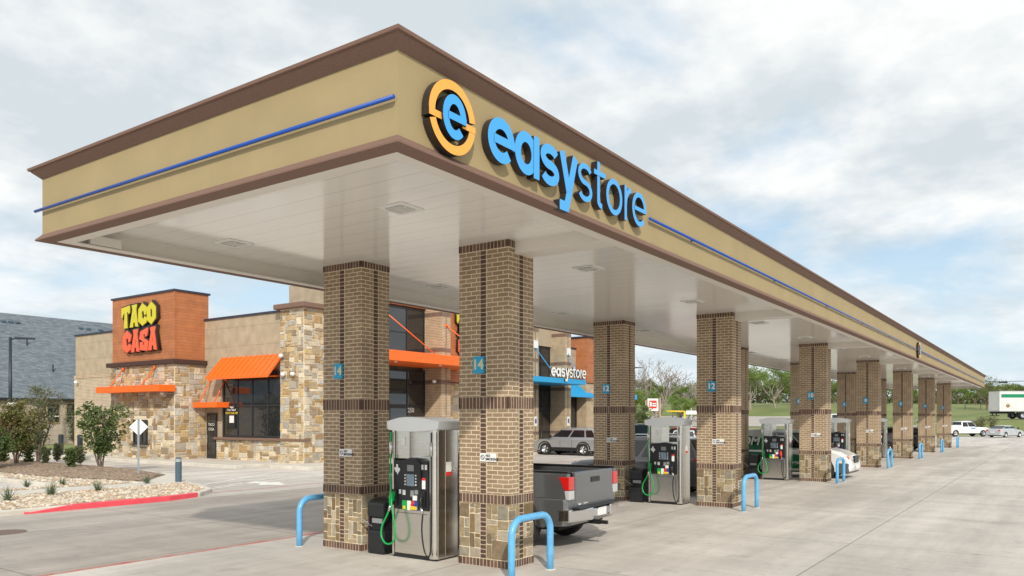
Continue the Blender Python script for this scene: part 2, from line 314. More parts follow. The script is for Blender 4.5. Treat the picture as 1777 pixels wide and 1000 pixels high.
# concrete lot: mottled, saw-cut joints, faint tyre streaks and oil stains
def lotmat(nm='lot_concrete',lotcol=(0.60,0.555,0.505)):
    m=bpy.data.materials.new(nm); m.use_nodes=True; t=m.node_tree; b=t.nodes['Principled BSDF']; b.inputs['Roughness'].default_value=0.75; b.inputs['Specular IOR Level'].default_value=0.4
    co=t.nodes.new('ShaderNodeTexCoord')
    def noise(sc,det,ro,scale=(1,1,1),loc=(0,0,0)):
        mp=t.nodes.new('ShaderNodeMapping'); mp.inputs['Scale'].default_value=scale; mp.inputs['Location'].default_value=loc; t.links.new(co.outputs['Object'],mp.inputs[0])
        n=t.nodes.new('ShaderNodeTexNoise'); n.inputs['Scale'].default_value=sc; n.inputs['Detail'].default_value=det; n.inputs['Roughness'].default_value=ro
        t.links.new(mp.outputs[0],n.inputs['Vector']); return n.outputs['Fac']
    def ramp(s,a,bb,c,d):
        r=t.nodes.new('ShaderNodeMapRange'); r.inputs['From Min'].default_value=a; r.inputs['From Max'].default_value=bb; r.inputs['To Min'].default_value=c; r.inputs['To Max'].default_value=d
        t.links.new(s,r.inputs['Value']); return r.outputs[0]
    def mul(a,bb):
        q=t.nodes.new('ShaderNodeMath'); q.operation='MULTIPLY'; t.links.new(a,q.inputs[0]); t.links.new(bb,q.inputs[1]); return q.outputs[0]
    f=mul(ramp(noise(0.16,7,0.6),0.3,0.7,0.84,1.13), ramp(noise(5,6,0.7),0.3,0.7,0.95,1.05))
    f=mul(f,ramp(noise(0.35,7,0.66,(0.28,1.9,1)),0.38,0.60,0.80,1.07))       # streaks along the drive lanes
    f=mul(f,ramp(noise(1.3,5,0.6,(1,1,1),(7,3,0)),0.58,0.72,1.0,0.80))   # oil spots
    f=mul(f,ramp(noise(4.2,3,0.5,(1,1,1),(3,9,0)),0.66,0.74,1.0,0.80))
    f=mul(f,ramp(noise(0.5,8,0.7,(1.7,0.3,1),(2,5,0)),0.40,0.62,0.90,1.04))
    s=t.nodes.new('ShaderNodeSeparateXYZ'); t.links.new(co.outputs['Object'],s.inputs[0])
    for i,(sp_,off) in enumerate(((4.957,0.35),(4.6,3.1))):
        a=t.nodes.new('ShaderNodeMath'); a.operation='ADD'; a.inputs[1].default_value=500*sp_-off; t.links.new(s.outputs[i],a.inputs[0])
        dv=t.nodes.new('ShaderNodeMath'); dv.operation='DIVIDE'; dv.inputs[1].default_value=sp_; t.links.new(a.outputs[0],dv.inputs[0])
        pk=t.nodes.new('ShaderNodeMath'); pk.operation='PINGPONG'; pk.inputs[1].default_value=0.5; t.links.new(dv.outputs[0],pk.inputs[0])
        f=mul(f,ramp(pk.outputs[0],0.0015,0.004,0.52,1.0))
    mlt=t.nodes.new('ShaderNodeVectorMath'); mlt.operation='SCALE'; mlt.inputs[0].default_value=lotcol; t.links.new(f,mlt.inputs['Scale'])
    t.links.new(mlt.outputs[0],b.inputs['Base Color'])
    bp=t.nodes.new('ShaderNodeBump'); bp.inputs['Strength'].default_value=0.15; bp.inputs['Distance'].default_value=0.01; t.links.new(noise(35,4,0.6),bp.inputs['Height']); t.links.new(bp.outputs[0],b.inputs['Normal'])
    return m
M['lot']=lotmat(); M['lane']=lotmat('lane_concrete',(0.41,0.365,0.322))
# lettering --------------------------------------------------------
def basis(o,face,s=1.0):
    o=Vector(o)
    if face=='-y': c=[(1,0,0),(0,0,1),(0,-1,0)]
    elif face=='-x': c=[(0,-1,0),(0,0,1),(-1,0,0)]
    elif face=='+x': c=[(0,1,0),(0,0,1),(1,0,0)]
    elif face=='+y': c=[(-1,0,0),(0,0,1),(0,1,0)]
    else: c=[(1,0,0),(0,1,0),(0,0,1)]
    m=Matrix(((c[0][0]*s,c[1][0]*s,c[2][0]*s,o.x),(c[0][1]*s,c[1][1]*s,c[2][1]*s,o.y),(c[0][2]*s,c[1][2]*s,c[2][2]*s,o.z),(0,0,0,1)))
    return m
def curve_mesh(cu,name,mats,parent,tf):
    o=bpy.data.objects.new('tmp_curve',cu); C.objects.link(o)
    dg=bpy.context.evaluated_depsgraph_get(); dg.update()
    me=bpy.data.meshes.new_from_object(o.evaluated_get(dg)); bpy.data.objects.remove(o)
    me.transform(tf); me.name=name; me.materials.clear()
    for m in (mats if isinstance(mats,list) else [mats]): me.materials.append(m)
    ob=bpy.data.objects.new(name,me); C.objects.link(ob)
    if parent is not None: ob.parent=parent
    return ob
def text(name,s,size,m,parent,o,face,ext=0.002,bold=0.0,shear=0.0,align='CENTER',sx=1.0):
    cu=bpy.data.curves.new(name,'FONT'); cu.body=s; cu.size=size; cu.extrude=ext; cu.offset=bold; cu.shear=shear; cu.align_x=align; cu.align_y='CENTER'; cu.resolution_u=3
    return curve_mesh(cu,name,m,parent,basis(o,face)@Matrix.Diagonal((sx,1,1,1)))
def stroke(mb,pts,w,z0,z1,closed=False,face_m=0,side_m=1):
    pts=[Vector((p[0],p[1])) for p in pts]; n=len(pts); L=[];Rr=[]
    for i in range(n):
        a=pts[i-1] if (i>0 or closed) else None; b=pts[(i+1)%n] if (i<n-1 or closed) else None
        p=pts[i]
        d1=(p-a).normalized() if a is not None else (b-p).normalized(); d2=(b-p).normalized() if b is not None else d1
        n1=Vector((-d1.y,d1.x)); n2=Vector((-d2.y,d2.x)); m=(n1+n2)
        if m.length<1e-4: m=n1
        m.normalize(); k=w/2/max(0.45,m.dot(n1)); L.append(p+m*k); Rr.append(p-m*k)
    vs=[(p.x,p.y,z1) for p in L]+[(p.x,p.y,z1) for p in Rr]+[(p.x,p.y,z0) for p in L]+[(p.x,p.y,z0) for p in Rr]
    seg=n if closed else n-1; o=len(mb.v)
    f1=[];f2=[]
    for i in range(seg):
        j=(i+1)%n
        f1.append((i,j,n+j,n+i)); f2+= [(i,j,2*n+j,2*n+i),(n+i,n+j,3*n+j,3*n+i),(2*n+i,2*n+j,3*n+j,3*n+i)]
    if not closed: f2+= [(0,n,3*n,2*n),(n-1,2*n-1,4*n-1,3*n-1)]
    mb.add(vs,f1+f2,None)
    for q in range(len(f1)): mb.m[-(len(f1)+len(f2))+q]=face_m
    for q in range(len(f2)): mb.m[-len(f2)+q]=side_m
def arc(cx,cy,a,b,t0,t1,n=22): return [(cx+a*math.cos(R(t0+(t1-t0)*i/n)),cy+b*math.sin(R(t0+(t1-t0)*i/n))) for i in range(n+1)]
def letter(ch,x0,x1,zb,zt,t,d0=0.0,d1=0.12):
    mb=MB(); cx=(x0+x1)/2; cy=(zb+zt)/2; a=(x1-x0-t)/2; b=(zt-zb-t)/2; pr=0.004
    if ch=='e':
        bt=t*0.78; a0=-math.degrees(math.asin(min(.9,bt*.5/b))); stroke(mb,arc(cx,cy,a,b,a0,316,36),t,d0,d1); stroke(mb,[(cx-a+t*0.4,cy-.01*t),(cx+a+t*.48,cy-.01*t)],bt,d0,d1+pr)
    if ch=='o': stroke(mb,arc(cx,cy,a,b,0,360,36)[:-1],t,d0,d1,True)
    if ch=='a':
        stroke(mb,arc(cx-t*0.25,cy,a-t*0.1,b,0,360,36)[:-1],t,d0,d1,True); stroke(mb,[(x1-t/2,zb),(x1-t/2,zt)],t,d0,d1+pr)
    if ch=='s':
        b2=b/2
        stroke(mb,arc(cx,cy+b2,a,b2,25,270,20)+arc(cx,cy-b2,a,b2,90,-155,20)[1:],t*0.98,d0,d1)
    if ch=='y':
        h=zt-zb; stroke(mb,[(x1-t*0.5,zt),(cx-a*0.28,zb-h*0.34),(x0+t*0.1,zb-h*0.34)],t*1.02,d0,d1); stroke(mb,[(x0+t*0.5,zt),(cx-t*0.02,zb+h*0.06)],t,d0,d1+pr)
    if ch=='t':
        h=zt-zb; stroke(mb,[(cx-t*0.4,zt+h*0.24),(cx-t*0.4,zb+t*1.2)]+arc(cx+t*0.9,zb+t*1.3,t*1.3,t*0.8,190,275,8),t,d0,d1); stroke(mb,[(x0,zt-t/2),(x1,zt-t/2)],t*0.9,d0,d1+pr)
    if ch=='r':
        stroke(mb,[(x0+t/2,zb),(x0+t/2,zt)],t,d0,d1+pr); stroke(mb,arc(x1-t*0.2,cy-t*0.2,(x1-x0)-t*0.9,b+t*0.2,178,95,12),t,d0,d1)
    return mb
def poly_letter(name,polys,mats,parent,tf,ext,face_off=0.01):
    # closed outlines with holes, extruded; the coloured face is a thin plate over the dark body
    def cu(e):
        c=bpy.data.curves.new(name,'CURVE'); c.dimensions='2D'; c.fill_mode='BOTH'; c.extrude=e
        for p in polys:
            s=c.splines.new('POLY'); s.points.add(len(p)-1)
            for i,q in enumerate(p): s.points[i].co=(q[0],q[1],0,1)
            s.use_cyclic_u=True
        return c
    return cu
exec_after=[]
ORD=['first','second','third','fourth','fifth','sixth','seventh','eighth','ninth','tenth','eleventh','twelfth','thirteenth','fourteenth']
# ================================================================= GROUND
def terrain(x,y):
    d=depth(x,y); l=lat(x,y); k=max(0,min(1,((l/max(d,1))-0.44)/0.18)); k=k*k*(3-2*k)
    def lerp(tab):
        for (a,za),(b,zb) in zip(tab,tab[1:]):
            if d<=b:
                q=(d-a)/(b-a); q=max(0,min(1,q)); return za+(zb-za)*q
        return tab[-1][1]
    za=lerp([(0,0),(104,0),(126,0.8),(134,1.2),(150,3.9),(175,5.6),(205,6.2),(900,6.2)])
    zb=lerp([(0,0),(104,0),(111,2.05),(121,2.1),(150,3.8),(175,5.4),(205,6.0),(900,6.0)])
    return za*(1-k)+zb*k
g=MB(); g.box(-60,160,-60,130,-0.5,0.0); o=g.build('ground',M['lot']); tag(o,kind='structure')
# far grass land, one sheet in (depth, lateral) strips
g=MB(); ds=[99,104,107,111,116,121,126,134,142,150,160,175,190,205,260,400,900]; ls=[-1.2+0.06*i for i in range(36)]
vs=[]
for d in ds:
    for q in ls:
        l=q*d; x=d*math.cos(TH)+l*math.sin(TH); y=d*math.sin(TH)-l*math.cos(TH)
        vs.append((x,y,terrain(x,y)+(0.02 if d>103 else -0.05)))
n=len(ls); g.sm=True
g.add(vs,[(i*n+j,i*n+j+1,(i+1)*n+j+1,(i+1)*n+j) for i in range(len(ds)-1) for j in range(n-1)])
o=g.build('grass_hill',M['grass']); tag(o,kind='structure')
g=MB(); vs=[]
for q in [-0.2+0.03*i for i in range(38)]:
    for d in (112.3,119.5):
        l=q*d; x=d*math.cos(TH)+l*math.sin(TH); y=d*math.sin(TH)-l*math.cos(TH); vs.append((x,y,terrain(x,y)+0.06))
g.add(vs,[(2*i,2*i+1,2*i+3,2*i+2) for i in range(37)]); o=g.build('road',M['asphalt']); tag(o,kind='structure')
g=MB(); g.add([(-200,-200,-0.6),(1200,-200,-0.6),(1200,1200,-0.6),(-200,1200,-0.6)],[(0,1,2,3)]); tag(g.build('far_ground',M['grass']),kind='structure')
g=MB(); g.box(-40,60,12.15,20.12,-0.02,0.002); tag(g.build('drive_lane',M['lane']),kind='structure')
g=MB(); vs=[]
for i_ in range(12):
    for d in (127,141):
        l=(0.13+0.028*i_)*d; x=d*math.cos(TH)+l*math.sin(TH); y=d*math.sin(TH)-l*math.cos(TH); vs.append((x,y,(terrain(x,y) if d<135 else 2.55)+0.10))
g.add(vs,[(2*i,2*i+1,2*i+3,2*i+2) for i in range(11)]); o=g.build('access_road',M['asphalt']); tag(o,kind='structure')
# painted lines
g=MB(); g.box(-10,62,12.02,12.15,-0.01,0.0045); g.box(14.4,42,21.2,21.3,-0.01,0.004); tag(g.build('red_lane_line',M['line_red']),kind='structure')
def gline(g,a,b,wd,z=0.006):
    a=Vector(a);b=Vector(b);d=(b-a).normalized();n_=Vector((-d.y,d.x))*wd/2
    g.add([(a.x-n_.x,a.y-n_.y,z),(b.x-n_.x,b.y-n_.y,z),(b.x+n_.x,b.y+n_.y,z),(a.x+n_.x,a.y+n_.y,z)],[(0,1,2,3)])
def GP(u,v): r=ray(u,v); d=-HC/r.z; return (r.x*d,r.y*d)
g=MB()
gline(g,GP(352,842),GP(480,820),0.12); gline(g,GP(355,850),GP(545,825),0.12)
for a,b in (((372,846),(430,838)),((395,842),(462,832)),((420,838),(490,827)),((372,840),(425,835))): gline(g,GP(*a),GP(*b),0.10)
a=GP(449,842);b=GP(494,843); 
g.add([(*GP(425,838),0.007),(*GP(445,835.5),0.007),(*GP(470,838),0.007),(*GP(484,836.5),0.007),(*GP(496,842.5),0.007),(*GP(447,842),0.007),(*GP(452,840),0.007)],[(0,1,2,3,4,5,6)])
gline(g,GP(-60,851),GP(45,849.5),0.12)
tag(g.build('white_lane_markings',M['line_white']),kind='structure')
# manhole and drain
g=MB(); g.cyl((7.0,17.3,-0.01),0.42,0.016,n=28); mh=g.build('manhole_cover',mat('rusty_iron',(0.16,0.11,0.09),0.8,noise=0.3,nscale=20)); tag(mh,'round rusty manhole cover in the drive at the left edge','manhole cover')
# kerbed planting bed ----------------------------------------------
bedA=[(-9,20.15),(12.3,20.15),(13.5,20.5),(14.5,21.4),(15.1,22.8),(15.6,24.3),(16.3,25.9),(17.3,27.8),(17.8,30),(18.2,36),(18.6,46),(12.8,46),(12.6,36),(12.45,27.2),(12.2,26.6),(11.6,26.3),(-9,26.3)]
def inset(poly,dst):
    out_=[];n=len(poly)
    for i in range(n):
        a=Vector(poly[i-1]);p=Vector(poly[i]);b=Vector(poly[(i+1)%n]); d1=(p-a).normalized(); d2=(b-p).normalized()
        n1=Vector((-d1.y,d1.x)); n2=Vector((-d2.y,d2.x)); m=(n1+n2).normalized(); out_.append(tuple(p+m*dst/max(0.5,m.dot(n1))))
    return out_
g=MB(); g.prism(bedA,'z',-0.05,0.13); tag(g.build('planting_bed_kerb',M['kerb'],bevel=0.03),kind='structure')
g=MB(); g.prism([(9.7,20.125),(12.3,20.125),(12.95,20.30),(13.4,20.46),(13.3,20.56),(12.9,20.45),(12.3,20.31),(9.7,20.31)],'z',-0.04,0.135); g.add([(8.6,20.12,-.02),(9.68,20.12,-.02),(9.68,20.31,-.02),(8.6,20.2,-.02),(8.6,20.12,.01),(9.68,20.12,.135),(9.68,20.31,.135),(8.6,20.2,.134)],[(0,3,2,1),(4,5,6,7),(0,1,5,4),(1,2,6,5),(2,3,7,6),(3,0,4,7)])
tag(g.build('red_kerb',M['kerb_red'],bevel=0.02),kind='structure')
g=MB(); z=0.136
g.add([(-9,20.35,z),(12.2,20.35,z),(13.4,20.72,z),(14.3,21.5,z),(14.9,22.9,z),(15.2,23.9,z),(-9,23.5,z)],[(0,1,2,3,4,5,6)])
g.add([(-9,25.3,z),(12.3,25.5,z),(14.2,25.2,z),(13.7,31,z),(13.7,46,z),(12.95,46,z),(12.75,31,z),(12.65,27,z),(12.3,26.3,z),(11.6,26.05,z),(-9,26.05,z)],[(0,1,9,10),(1,2,7,8),(1,8,9),(2,3,6,7),(3,4,5,6)])
tag(g.build('rock_bed',M['rock_base']),kind='structure')
# mulch
g=MB(); random.seed(3)
mul=[(14.6,25.4),(16.9,27.9),(17.5,30.2),(17.9,36),(18.3,46),(13.7,46),(13.7,31)]
def inpoly(x,y,poly):
    c=False;n=len(poly)
    for i in range(n):
        x1,y1=poly[i];x2,y2=poly[i-1]
        if (y1>y)!=(y2>y) and x<(x2-x1)*(y-y1)/(y2-y1)+x1: c=not c
    return c
xs=[13.2+0.12*i for i in range(45)]; ys=[25+0.15*i for i in range(142)]; idx={}; vs=[];fs=[]
for i,x in enumerate(xs):
    for j,y in enumerate(ys):
        if inpoly(x,y,mul):
            dm=9
            for q in range(len(mul)):
                A_=Vector(mul[q]); B_=Vector(mul[(q+1)%len(mul)]); e=B_-A_; t_=max(0,min(1,(Vector((x,y))-A_).dot(e)/e.length_squared)); dm=min(dm,(Vector((x,y))-A_-e*t_).length)
            idx[(i,j)]=len(vs); vs.append((x,y,0.142+min(.12,dm*.14)+random.uniform(0,min(.05,dm*.1))))
for (i,j) in idx:
    q=[(i,j),(i+1,j),(i+1,j+1),(i,j+1)]
    if all(k in idx for k in q): fs.append([idx[k] for k in q])
g.add(vs,fs); g.prism(mul,'z',0.10,0.1445); tag(g.build('mulch_bed',M['mulch']),kind='stuff')
# river rocks
def rock(g,x,y,z,s,rng):
    col=rng.choice([(0.54,0.44,0.32),(0.60,0.53,0.43),(0.46,0.33,0.21),(0.54,0.49,0.42),(0.36,0.28,0.20),(0.66,0.60,0.50),(0.42,0.36,0.30)]); a=rng.uniform(0,PI)
    vs=[]
    for (px,py,pz) in [(-1,-.6,0),(0,-1,0),(1,-.4,0),(.9,.7,0),(-.1,1,0),(-1,.5,0),(-.5,-.3,.8),(.4,-.4,.9),(.5,.4,.7),(-.3,.5,.85)]:
        px*=s*rng.uniform(.7,1.2);py*=s*.7*rng.uniform(.7,1.2);pz*=s*.8*rng.uniform(.7,1.1)
        vs.append((x+px*math.cos(a)-py*math.sin(a),y+px*math.sin(a)+py*math.cos(a),z+pz))
    g.add(vs,[(0,1,7,6),(1,2,7),(2,3,8,7),(3,4,9,8),(4,5,9),(5,0,6,9),(6,7,8,9)],None,col)
g=MB(); rng=random.Random(5)
r1p=[(0,20.35),(12.2,20.35),(13.4,20.72),(14.3,21.5),(14.9,22.9),(15.2,23.9),(0,23.5)]
r2p=[(0,25.3),(12.3,25.5),(14.3,25.2),(13.75,31),(13.75,46),(12.95,46),(12.75,31),(12.65,27),(12.3,26.3),(11.6,26.05),(0,26.05)]
cnt=0
while cnt<6000:
    x=rng.uniform(2,15.3);y=rng.uniform(20.3,46)
    if y>25.5 and rng.random()<0.5: continue
    if inpoly(x,y,r1p) or inpoly(x,y,r2p): rock(g,x,y,0.13,rng.uniform(0.035,0.085),rng); cnt+=1
tag(g.build('river_rocks',M['rock'],fix=False),kind='stuff')
# kerb and pavement round the restaurant, far kerb, lawn of the house
g=MB(); g.box(21.9,25.2,30.6,56,-0.05,0.15); g.box(23.0,60,27.0,29.6,-0.05,0.148); g.box(17.0,23.6,46.5,47.1,-0.05,0.14)
tag(g.build('pavement',M['kerb'],bevel=0.03),kind='structure')
g=MB(); g.box(8,60,55,69.9,-0.05,0.10); tag(g.build('lawn',M['grass']),kind='structure')
g=MB(); g.box(8,60,54.7,55,-0.05,0.16); tag(g.build('lawn_kerb',M['kerb'],bevel=0.03),kind='structure')
# ================================================================= ASHLAR STONE
PAL=[(0.46,0.34,0.20),(0.36,0.24,0.11),(0.60,0.50,0.36),(0.50,0.47,0.42),(0.62,0.55,0.43),(0.30,0.23,0.16),(0.44,0.39,0.32),(0.55,0.46,0.33),(0.33,0.22,0.12),(0.40,0.36,0.30),(0.49,0.36,0.19),(0.48,0.37,0.23)]
PAL_COL=[(0.30,0.225,0.13),(0.20,0.135,0.065),(0.42,0.36,0.27),(0.31,0.24,0.14),(0.24,0.20,0.14),(0.29,0.26,0.20),(0.19,0.14,0.085),(0.33,0.26,0.16)]
def ashlar(mb,face,fixed,u0,u1,z0,z1,cell,rng,dep=0.02,gap=0.012,pal=PAL,skip=None,big=4):
    # random rectangles on a grid, raised from the mortar plane; face is the outward normal
    nu=max(1,round((u1-u0)/cell)); nz=max(1,round((z1-z0)/(cell*0.75))); cu=(u1-u0)/nu; cz=(z1-z0)/nz
    used=[[False]*nz for _ in range(nu)]; sgn=-1 if face[0]=='-' else 1; ax=face[1]
    for j in range(nz):
        for i in range(nu):
            if used[i][j]: continue
            wv=rng.choice([1,2,2,3,3,4][:big+2]); hv=rng.choice([1,1,2,2,3] if big>3 else [1,2,2,3,4])
            if rng.random()<0.12: wv=1; hv=rng.choice([1,2,3])
            a=1
            while a<wv and i+a<nu and not used[i+a][j]: a+=1
            b=1
            while b<hv and j+b<nz and all(not used[i+k][j+b] for k in range(a)): b+=1
            for k in range(a):
                for l in range(b): used[i+k][j+l]=True
            ua=u0+i*cu+gap;ub=u0+(i+a)*cu-gap;za=z0+j*cz+gap;zb=z0+(j+b)*cz-gap
            if skip and any(ub>s[0] and ua<s[1] and zb>s[2] and za<s[3] for s in skip): continue
            jt=lambda:rng.uniform(-gap,gap)*0.55
            p=[(ua+jt(),za+jt()),(ub+jt(),za+jt()),(ub+jt(),zb+jt()),(ua+jt(),zb+jt())]
            e=dep*rng.uniform(0.6,1.3); cxx=(ua+ub)/2;czz=(za+zb)/2; s=0.93
            outp=[(cxx+(q[0]-cxx)*s,czz+(q[1]-czz)*s) for q in p]
            def v(q,d): return (fixed+sgn*d,q[0],q[1]) if ax=='x' else (q[0],fixed+sgn*d,q[1])
            vs=[v(q,0.0) for q in p]+[v(q,e*0.75) for q in p]+[v(q,e*rng.uniform(.85,1.1)) for q in outp]
            c=rng.choice(pal); f=rng.uniform(0.82,1.18); col=(c[0]*f,c[1]*f,c[2]*f)
            mb.add(vs,[(0,1,5,4),(1,2,6,5),(2,3,7,6),(3,0,4,7),(4,5,9,8),(5,6,10,9),(6,7,11,10),(7,4,8,11),(8,9,10,11)],None,col)
# ================================================================= CANOPY COLUMNS
CW,CD=0.68,0.95            # along x, along y
HS=5.0
def soldiers(mb,x0,x1,y0,y1,z0,z1,rng,pitch=0.0677,out_=0.006):
    # band of standing brown bricks round the column
    for face in ('-x','+x','-y','+y'):
        a,b=(y0,y1) if face[1]=='x' else (x0,x1); n=round((b-a)/pitch); p=(b-a)/n
        for i in range(n):
            c=rng.choice([(0.11,0.06,0.043),(0.135,0.075,0.055),(0.09,0.052,0.042),(0.15,0.088,0.065)]); u0=a+i*p+0.007; u1=a+(i+1)*p-0.007
            if i==0: u0=a-out_
            if i==n-1: u1=b+out_
            za,zb=z0+0.006,z1-0.006
            if face=='-x': mb.box(x0-out_,x0+0.02,u0+ (0.001 if i==0 else 0),u1,za,zb,None,c)
            if face=='+x': mb.box(x1-0.02,x1+out_,u0+(0.001 if i==0 else 0),u1,za,zb,None,c)
            if face=='-y': mb.box(u0,u1,y0-out_+0.0015,y0+0.02,za+.001,zb-.001,None,c)
            if face=='+y': mb.box(u0,u1,y1-0.02,y1+out_-0.0015,za+.001,zb-.001,None,c)
def strip_bricks(mb,x0,x1,y0,y1,z0,z1,rng,wd=0.105):
    n=round((z1-z0)/0.0677); p=(z1-z0)/n
    for i in range(n):
        za=z0+i*p+0.006;zb=z0+(i+1)*p-0.006
        c=rng.choice([(0.095,0.052,0.04),(0.12,0.067,0.05),(0.08,0.045,0.036)]); ym=y0+(y1-y0)*0.5; xm=(x0+x1)/2
        mb.box(x0-0.0045,x0+0.01,ym-wd/2,ym+wd/2,za,zb,None,c); mb.box(x1-0.01,x1+0.0045,ym-wd/2,ym+wd/2,za,zb,None,c)
        mb.box(xm-wd/2,xm+wd/2,y0-0.0045,y0+0.01,za,zb,None,c); mb.box(xm-wd/2,xm+wd/2,y1-0.01,y1+0.0045,za,zb,None,c)
def make_column(seed,name='brick_column'):
    rng=random.Random(seed)
    root=empty(name,(0,0,0),'','column')
    x0,x1,y0,y1=0,CW,0,CD
    s=MB(); s.box(x0,x1,y0,y1,0.94,HS+0.03); s.build('brick_shaft',M['brick'],root)
    s=MB(); s.box(0.004,CW-0.004,0.004,CD-0.004,0,0.938); b=s.build('stone_base',[M['stone_mortar'],M['stone']],root)
    s=MB(); s.mi=0
    for face,fx,a,bb in (('-x',0.004,0,CD),('+x',CW-0.004,0,CD),('-y',0.004,0,CW),('+y',CD-0.004,0,CW)):
        mid=(a+bb)/2
        for (p,q) in ((a,mid-0.06),(mid+0.06,bb)): ashlar(s,face,fx,p+0.0,q-0.0,0.125,0.965,0.10,rng,0.016,0.0105,PAL_COL,big=2)
    s.build('base_stones',M['stone'],b,fix=False)
    for z0,z1 in ((0.0,0.12),(0.972,1.118),(2.425,2.62),(4.88,4.997)):
        s=MB(); soldiers(s,x0,x1,y0,y1,z0,z1,rng); mo=MB(); mo.box(x0-0.002,x1+0.002,y0-0.002,y1+0.002,z0,z1)
        k=s.build('soldier_course',M['soldier'],root); mo.build('mortar_bed',M['mortar'],k)
    s=MB()
    for z0,z1 in ((0.125,0.968),(1.122,2.42),(2.625,4.875)): strip_bricks(s,x0,x1,y0,y1,z0,z1,rng)
    s.build('accent_brick_strip',M['soldier'],root)
    m=MB()
    for z0,z1 in ((0.125,0.968),(1.122,2.42),(2.625,4.875)):
        m.box(-0.002,0.01,CD/2-.066,CD/2+.066,z0,z1); m.box(CW/2-.066,CW/2+.066,-0.0022,0.01,z0,z1)
    m.build('strip_mortar',M['mortar'],root)
    return root
def add_signs(root,num):
    # number plate and no-smoking plate on the -x face
    s=MB(); s.box(-0.05,-0.006,0.44,0.64,2.98,3.24); ns=s.build('number_sign',M['number_blue'],root,bevel=0.004)
    text('digits',num,0.21,M['number_tan'],ns,(-0.052,0.54,3.11),'-x',0.003,0.006)
    s=MB(); s.box(-0.018,-0.006,0.22,0.53,1.62,1.75); p=s.build('no_smoking_sign',M['white'],root)
    text('lettering','NO',0.055,M['text_dark'],p,(-0.020,0.415,1.71),'-x',0.001,0.002,align='LEFT')
    text('lettering','SMOKING',0.055,M['text_dark'],p,(-0.020,0.42,1.657),'-x',0.001,0.002,align='LEFT')
    s=MB(); tf=basis((-0.019,0.475,1.685),'-x')
    stroke(s,arc(0,0,0.034,0.034,0,360,20)[:-1],0.009,0,0.002,True,0,0); stroke(s,[(-0.022,0.022),(0.022,-0.022)],0.008,0,0.003,False,0,0)
    s.build('symbol',M['text_dark'],p,tf=tf)
XB0,YB=9.655,6.80; XA0,YA=9.53,9.80; SP=9.915
protoB=make_column(11); protoA=make_column(23)
NUMS=['14','12','10','8','6','4','2']
add_signs(protoB,'14'); add_signs(protoA,'14')
def setup_col(r,k,front):
    who='the outer row beside the open forecourt' if front else 'the inner row nearer the shops'
    extra={(0,True):'by the pickup tail and nearest bollard hoop',(0,False):'left of the nearest fuel pump'}.get((k,front),'')
    r['label']=f"brick canopy column with stone base, {ORD[k]} from the near end in {who} {extra}".strip(); r['category']='column'; r['group']='brick columns holding up the fuel canopy'
for front,proto,x0,y0 in ((True,protoB,XB0,YB),(False,protoA,XA0,YA)):
    for k in range(7):
        if k==0: r=proto
        else:
            r=copy_tree(proto)
            for c in kids(r):
                if c.name.startswith('number_sign'):
                    for dch in kids(c): bpy.data.objects.remove(dch)
                    text('digits',NUMS[k],0.21,M['white'],c,(-0.052,0.54,3.11),'-x',0.003,0.006)
        r.location=(x0+k*SP,y0,0); setup_col(r,k,front)
# ================================================================= CANOPY
FX0,FX1,FY0,FY1=5.17,74.0,4.86,11.55; ZL=4.74; ZF0=4.83; ZF1=5.61; ZT=5.73
cv=empty('fuel_canopy',(40,8.2,0),'long flat fuel station canopy with tan fascia and brown cornice','canopy')
def ringpart(name,prof,m,bev=0):
    # prof: (outward offset, z) closed profile swept round the rectangle
    s=MB(); n=len(prof); vs=[]
    for (sx,sy) in ((-1,-1),(1,-1),(1,1),(-1,1)):
        for (o_,z) in prof:
            x=(FX0-o_) if sx<0 else (FX1+o_); y=(FY0-o_) if sy<0 else (FY1+o_); vs.append((x,y,z))
    fs=[(i*n+j,((i+1)%4)*n+j,((i+1)%4)*n+(j+1)%n,i*n+(j+1)%n) for i in range(4) for j in range(n)]
    s.add(vs,fs); return wpart(s,name,m,cv,bev)
ringpart('fascia',[(0,ZF0),(0,ZF1),(-0.12,ZF1),(-0.12,ZF0)],M['stucco'])
ringpart('cornice',[(0.003,ZF1-0.015),(0.105,5.685),(0.105,5.70),(0.135,5.70),(0.142,5.735),(-0.12,5.74),(-0.12,ZF1+0.003),(0.001,ZF1+0.002)],M['cornice'],0.004)
ringpart('bottom_trim',[(0.001,ZF0+0.005),(0.07,ZL+0.02),(0.07,ZL),(0.0,ZL-0.005),(-0.125,ZL-0.005),(-0.125,ZF0-0.003),(0,ZF0-0.002)],M['cornice'],0.003)
ringpart('inner_trim',[(-0.128,ZL-0.002),(-0.30,ZL-0.002),(-0.30,ZL+0.012),(-0.16,ZL+0.012),(-0.16,HS+0.02),(-0.128,HS+0.02)],M['deck_white'])
s=MB(); s.box(FX0+.10,FX1-.10,FY0+.10,FY1-.10,HS,HS+0.05); wpart(s,'soffit',M['deck'],cv)
s=MB(); s.box(FX0+.11,FX1-.11,FY0+.11,FY1-.11,5.45,5.5); wpart(s,'roof_deck',M['roof'],cv)
for k in range(7):
    s=MB(); x=XB0+k*SP; s.box(x+0.16,x+0.62,FY0+0.17,YB+0.0,HS-0.19,HS+0.01); wpart(s,'outrigger_box',M['deck_white'],cv,0.006)
s=MB(); s.tube([(FX0-0.05,FY0-0.0,5.16),(FX0-0.05,FY1+0.10,5.16)],0.02,10);
wpart(s,'accent_tube',M['blue_tube'],cv)
s=MB(); s.tube([(10.36,FY0-0.05,5.16),(36.38,FY0-0.05,5.16)],0.02,10); 
for q in range(6): s.box(12+q*4.5,12.04+q*4.5,FY0-0.045,FY0-0.001,5.145,5.175)
wpart(s,'accent_tube',M['blue_tube'],cv)
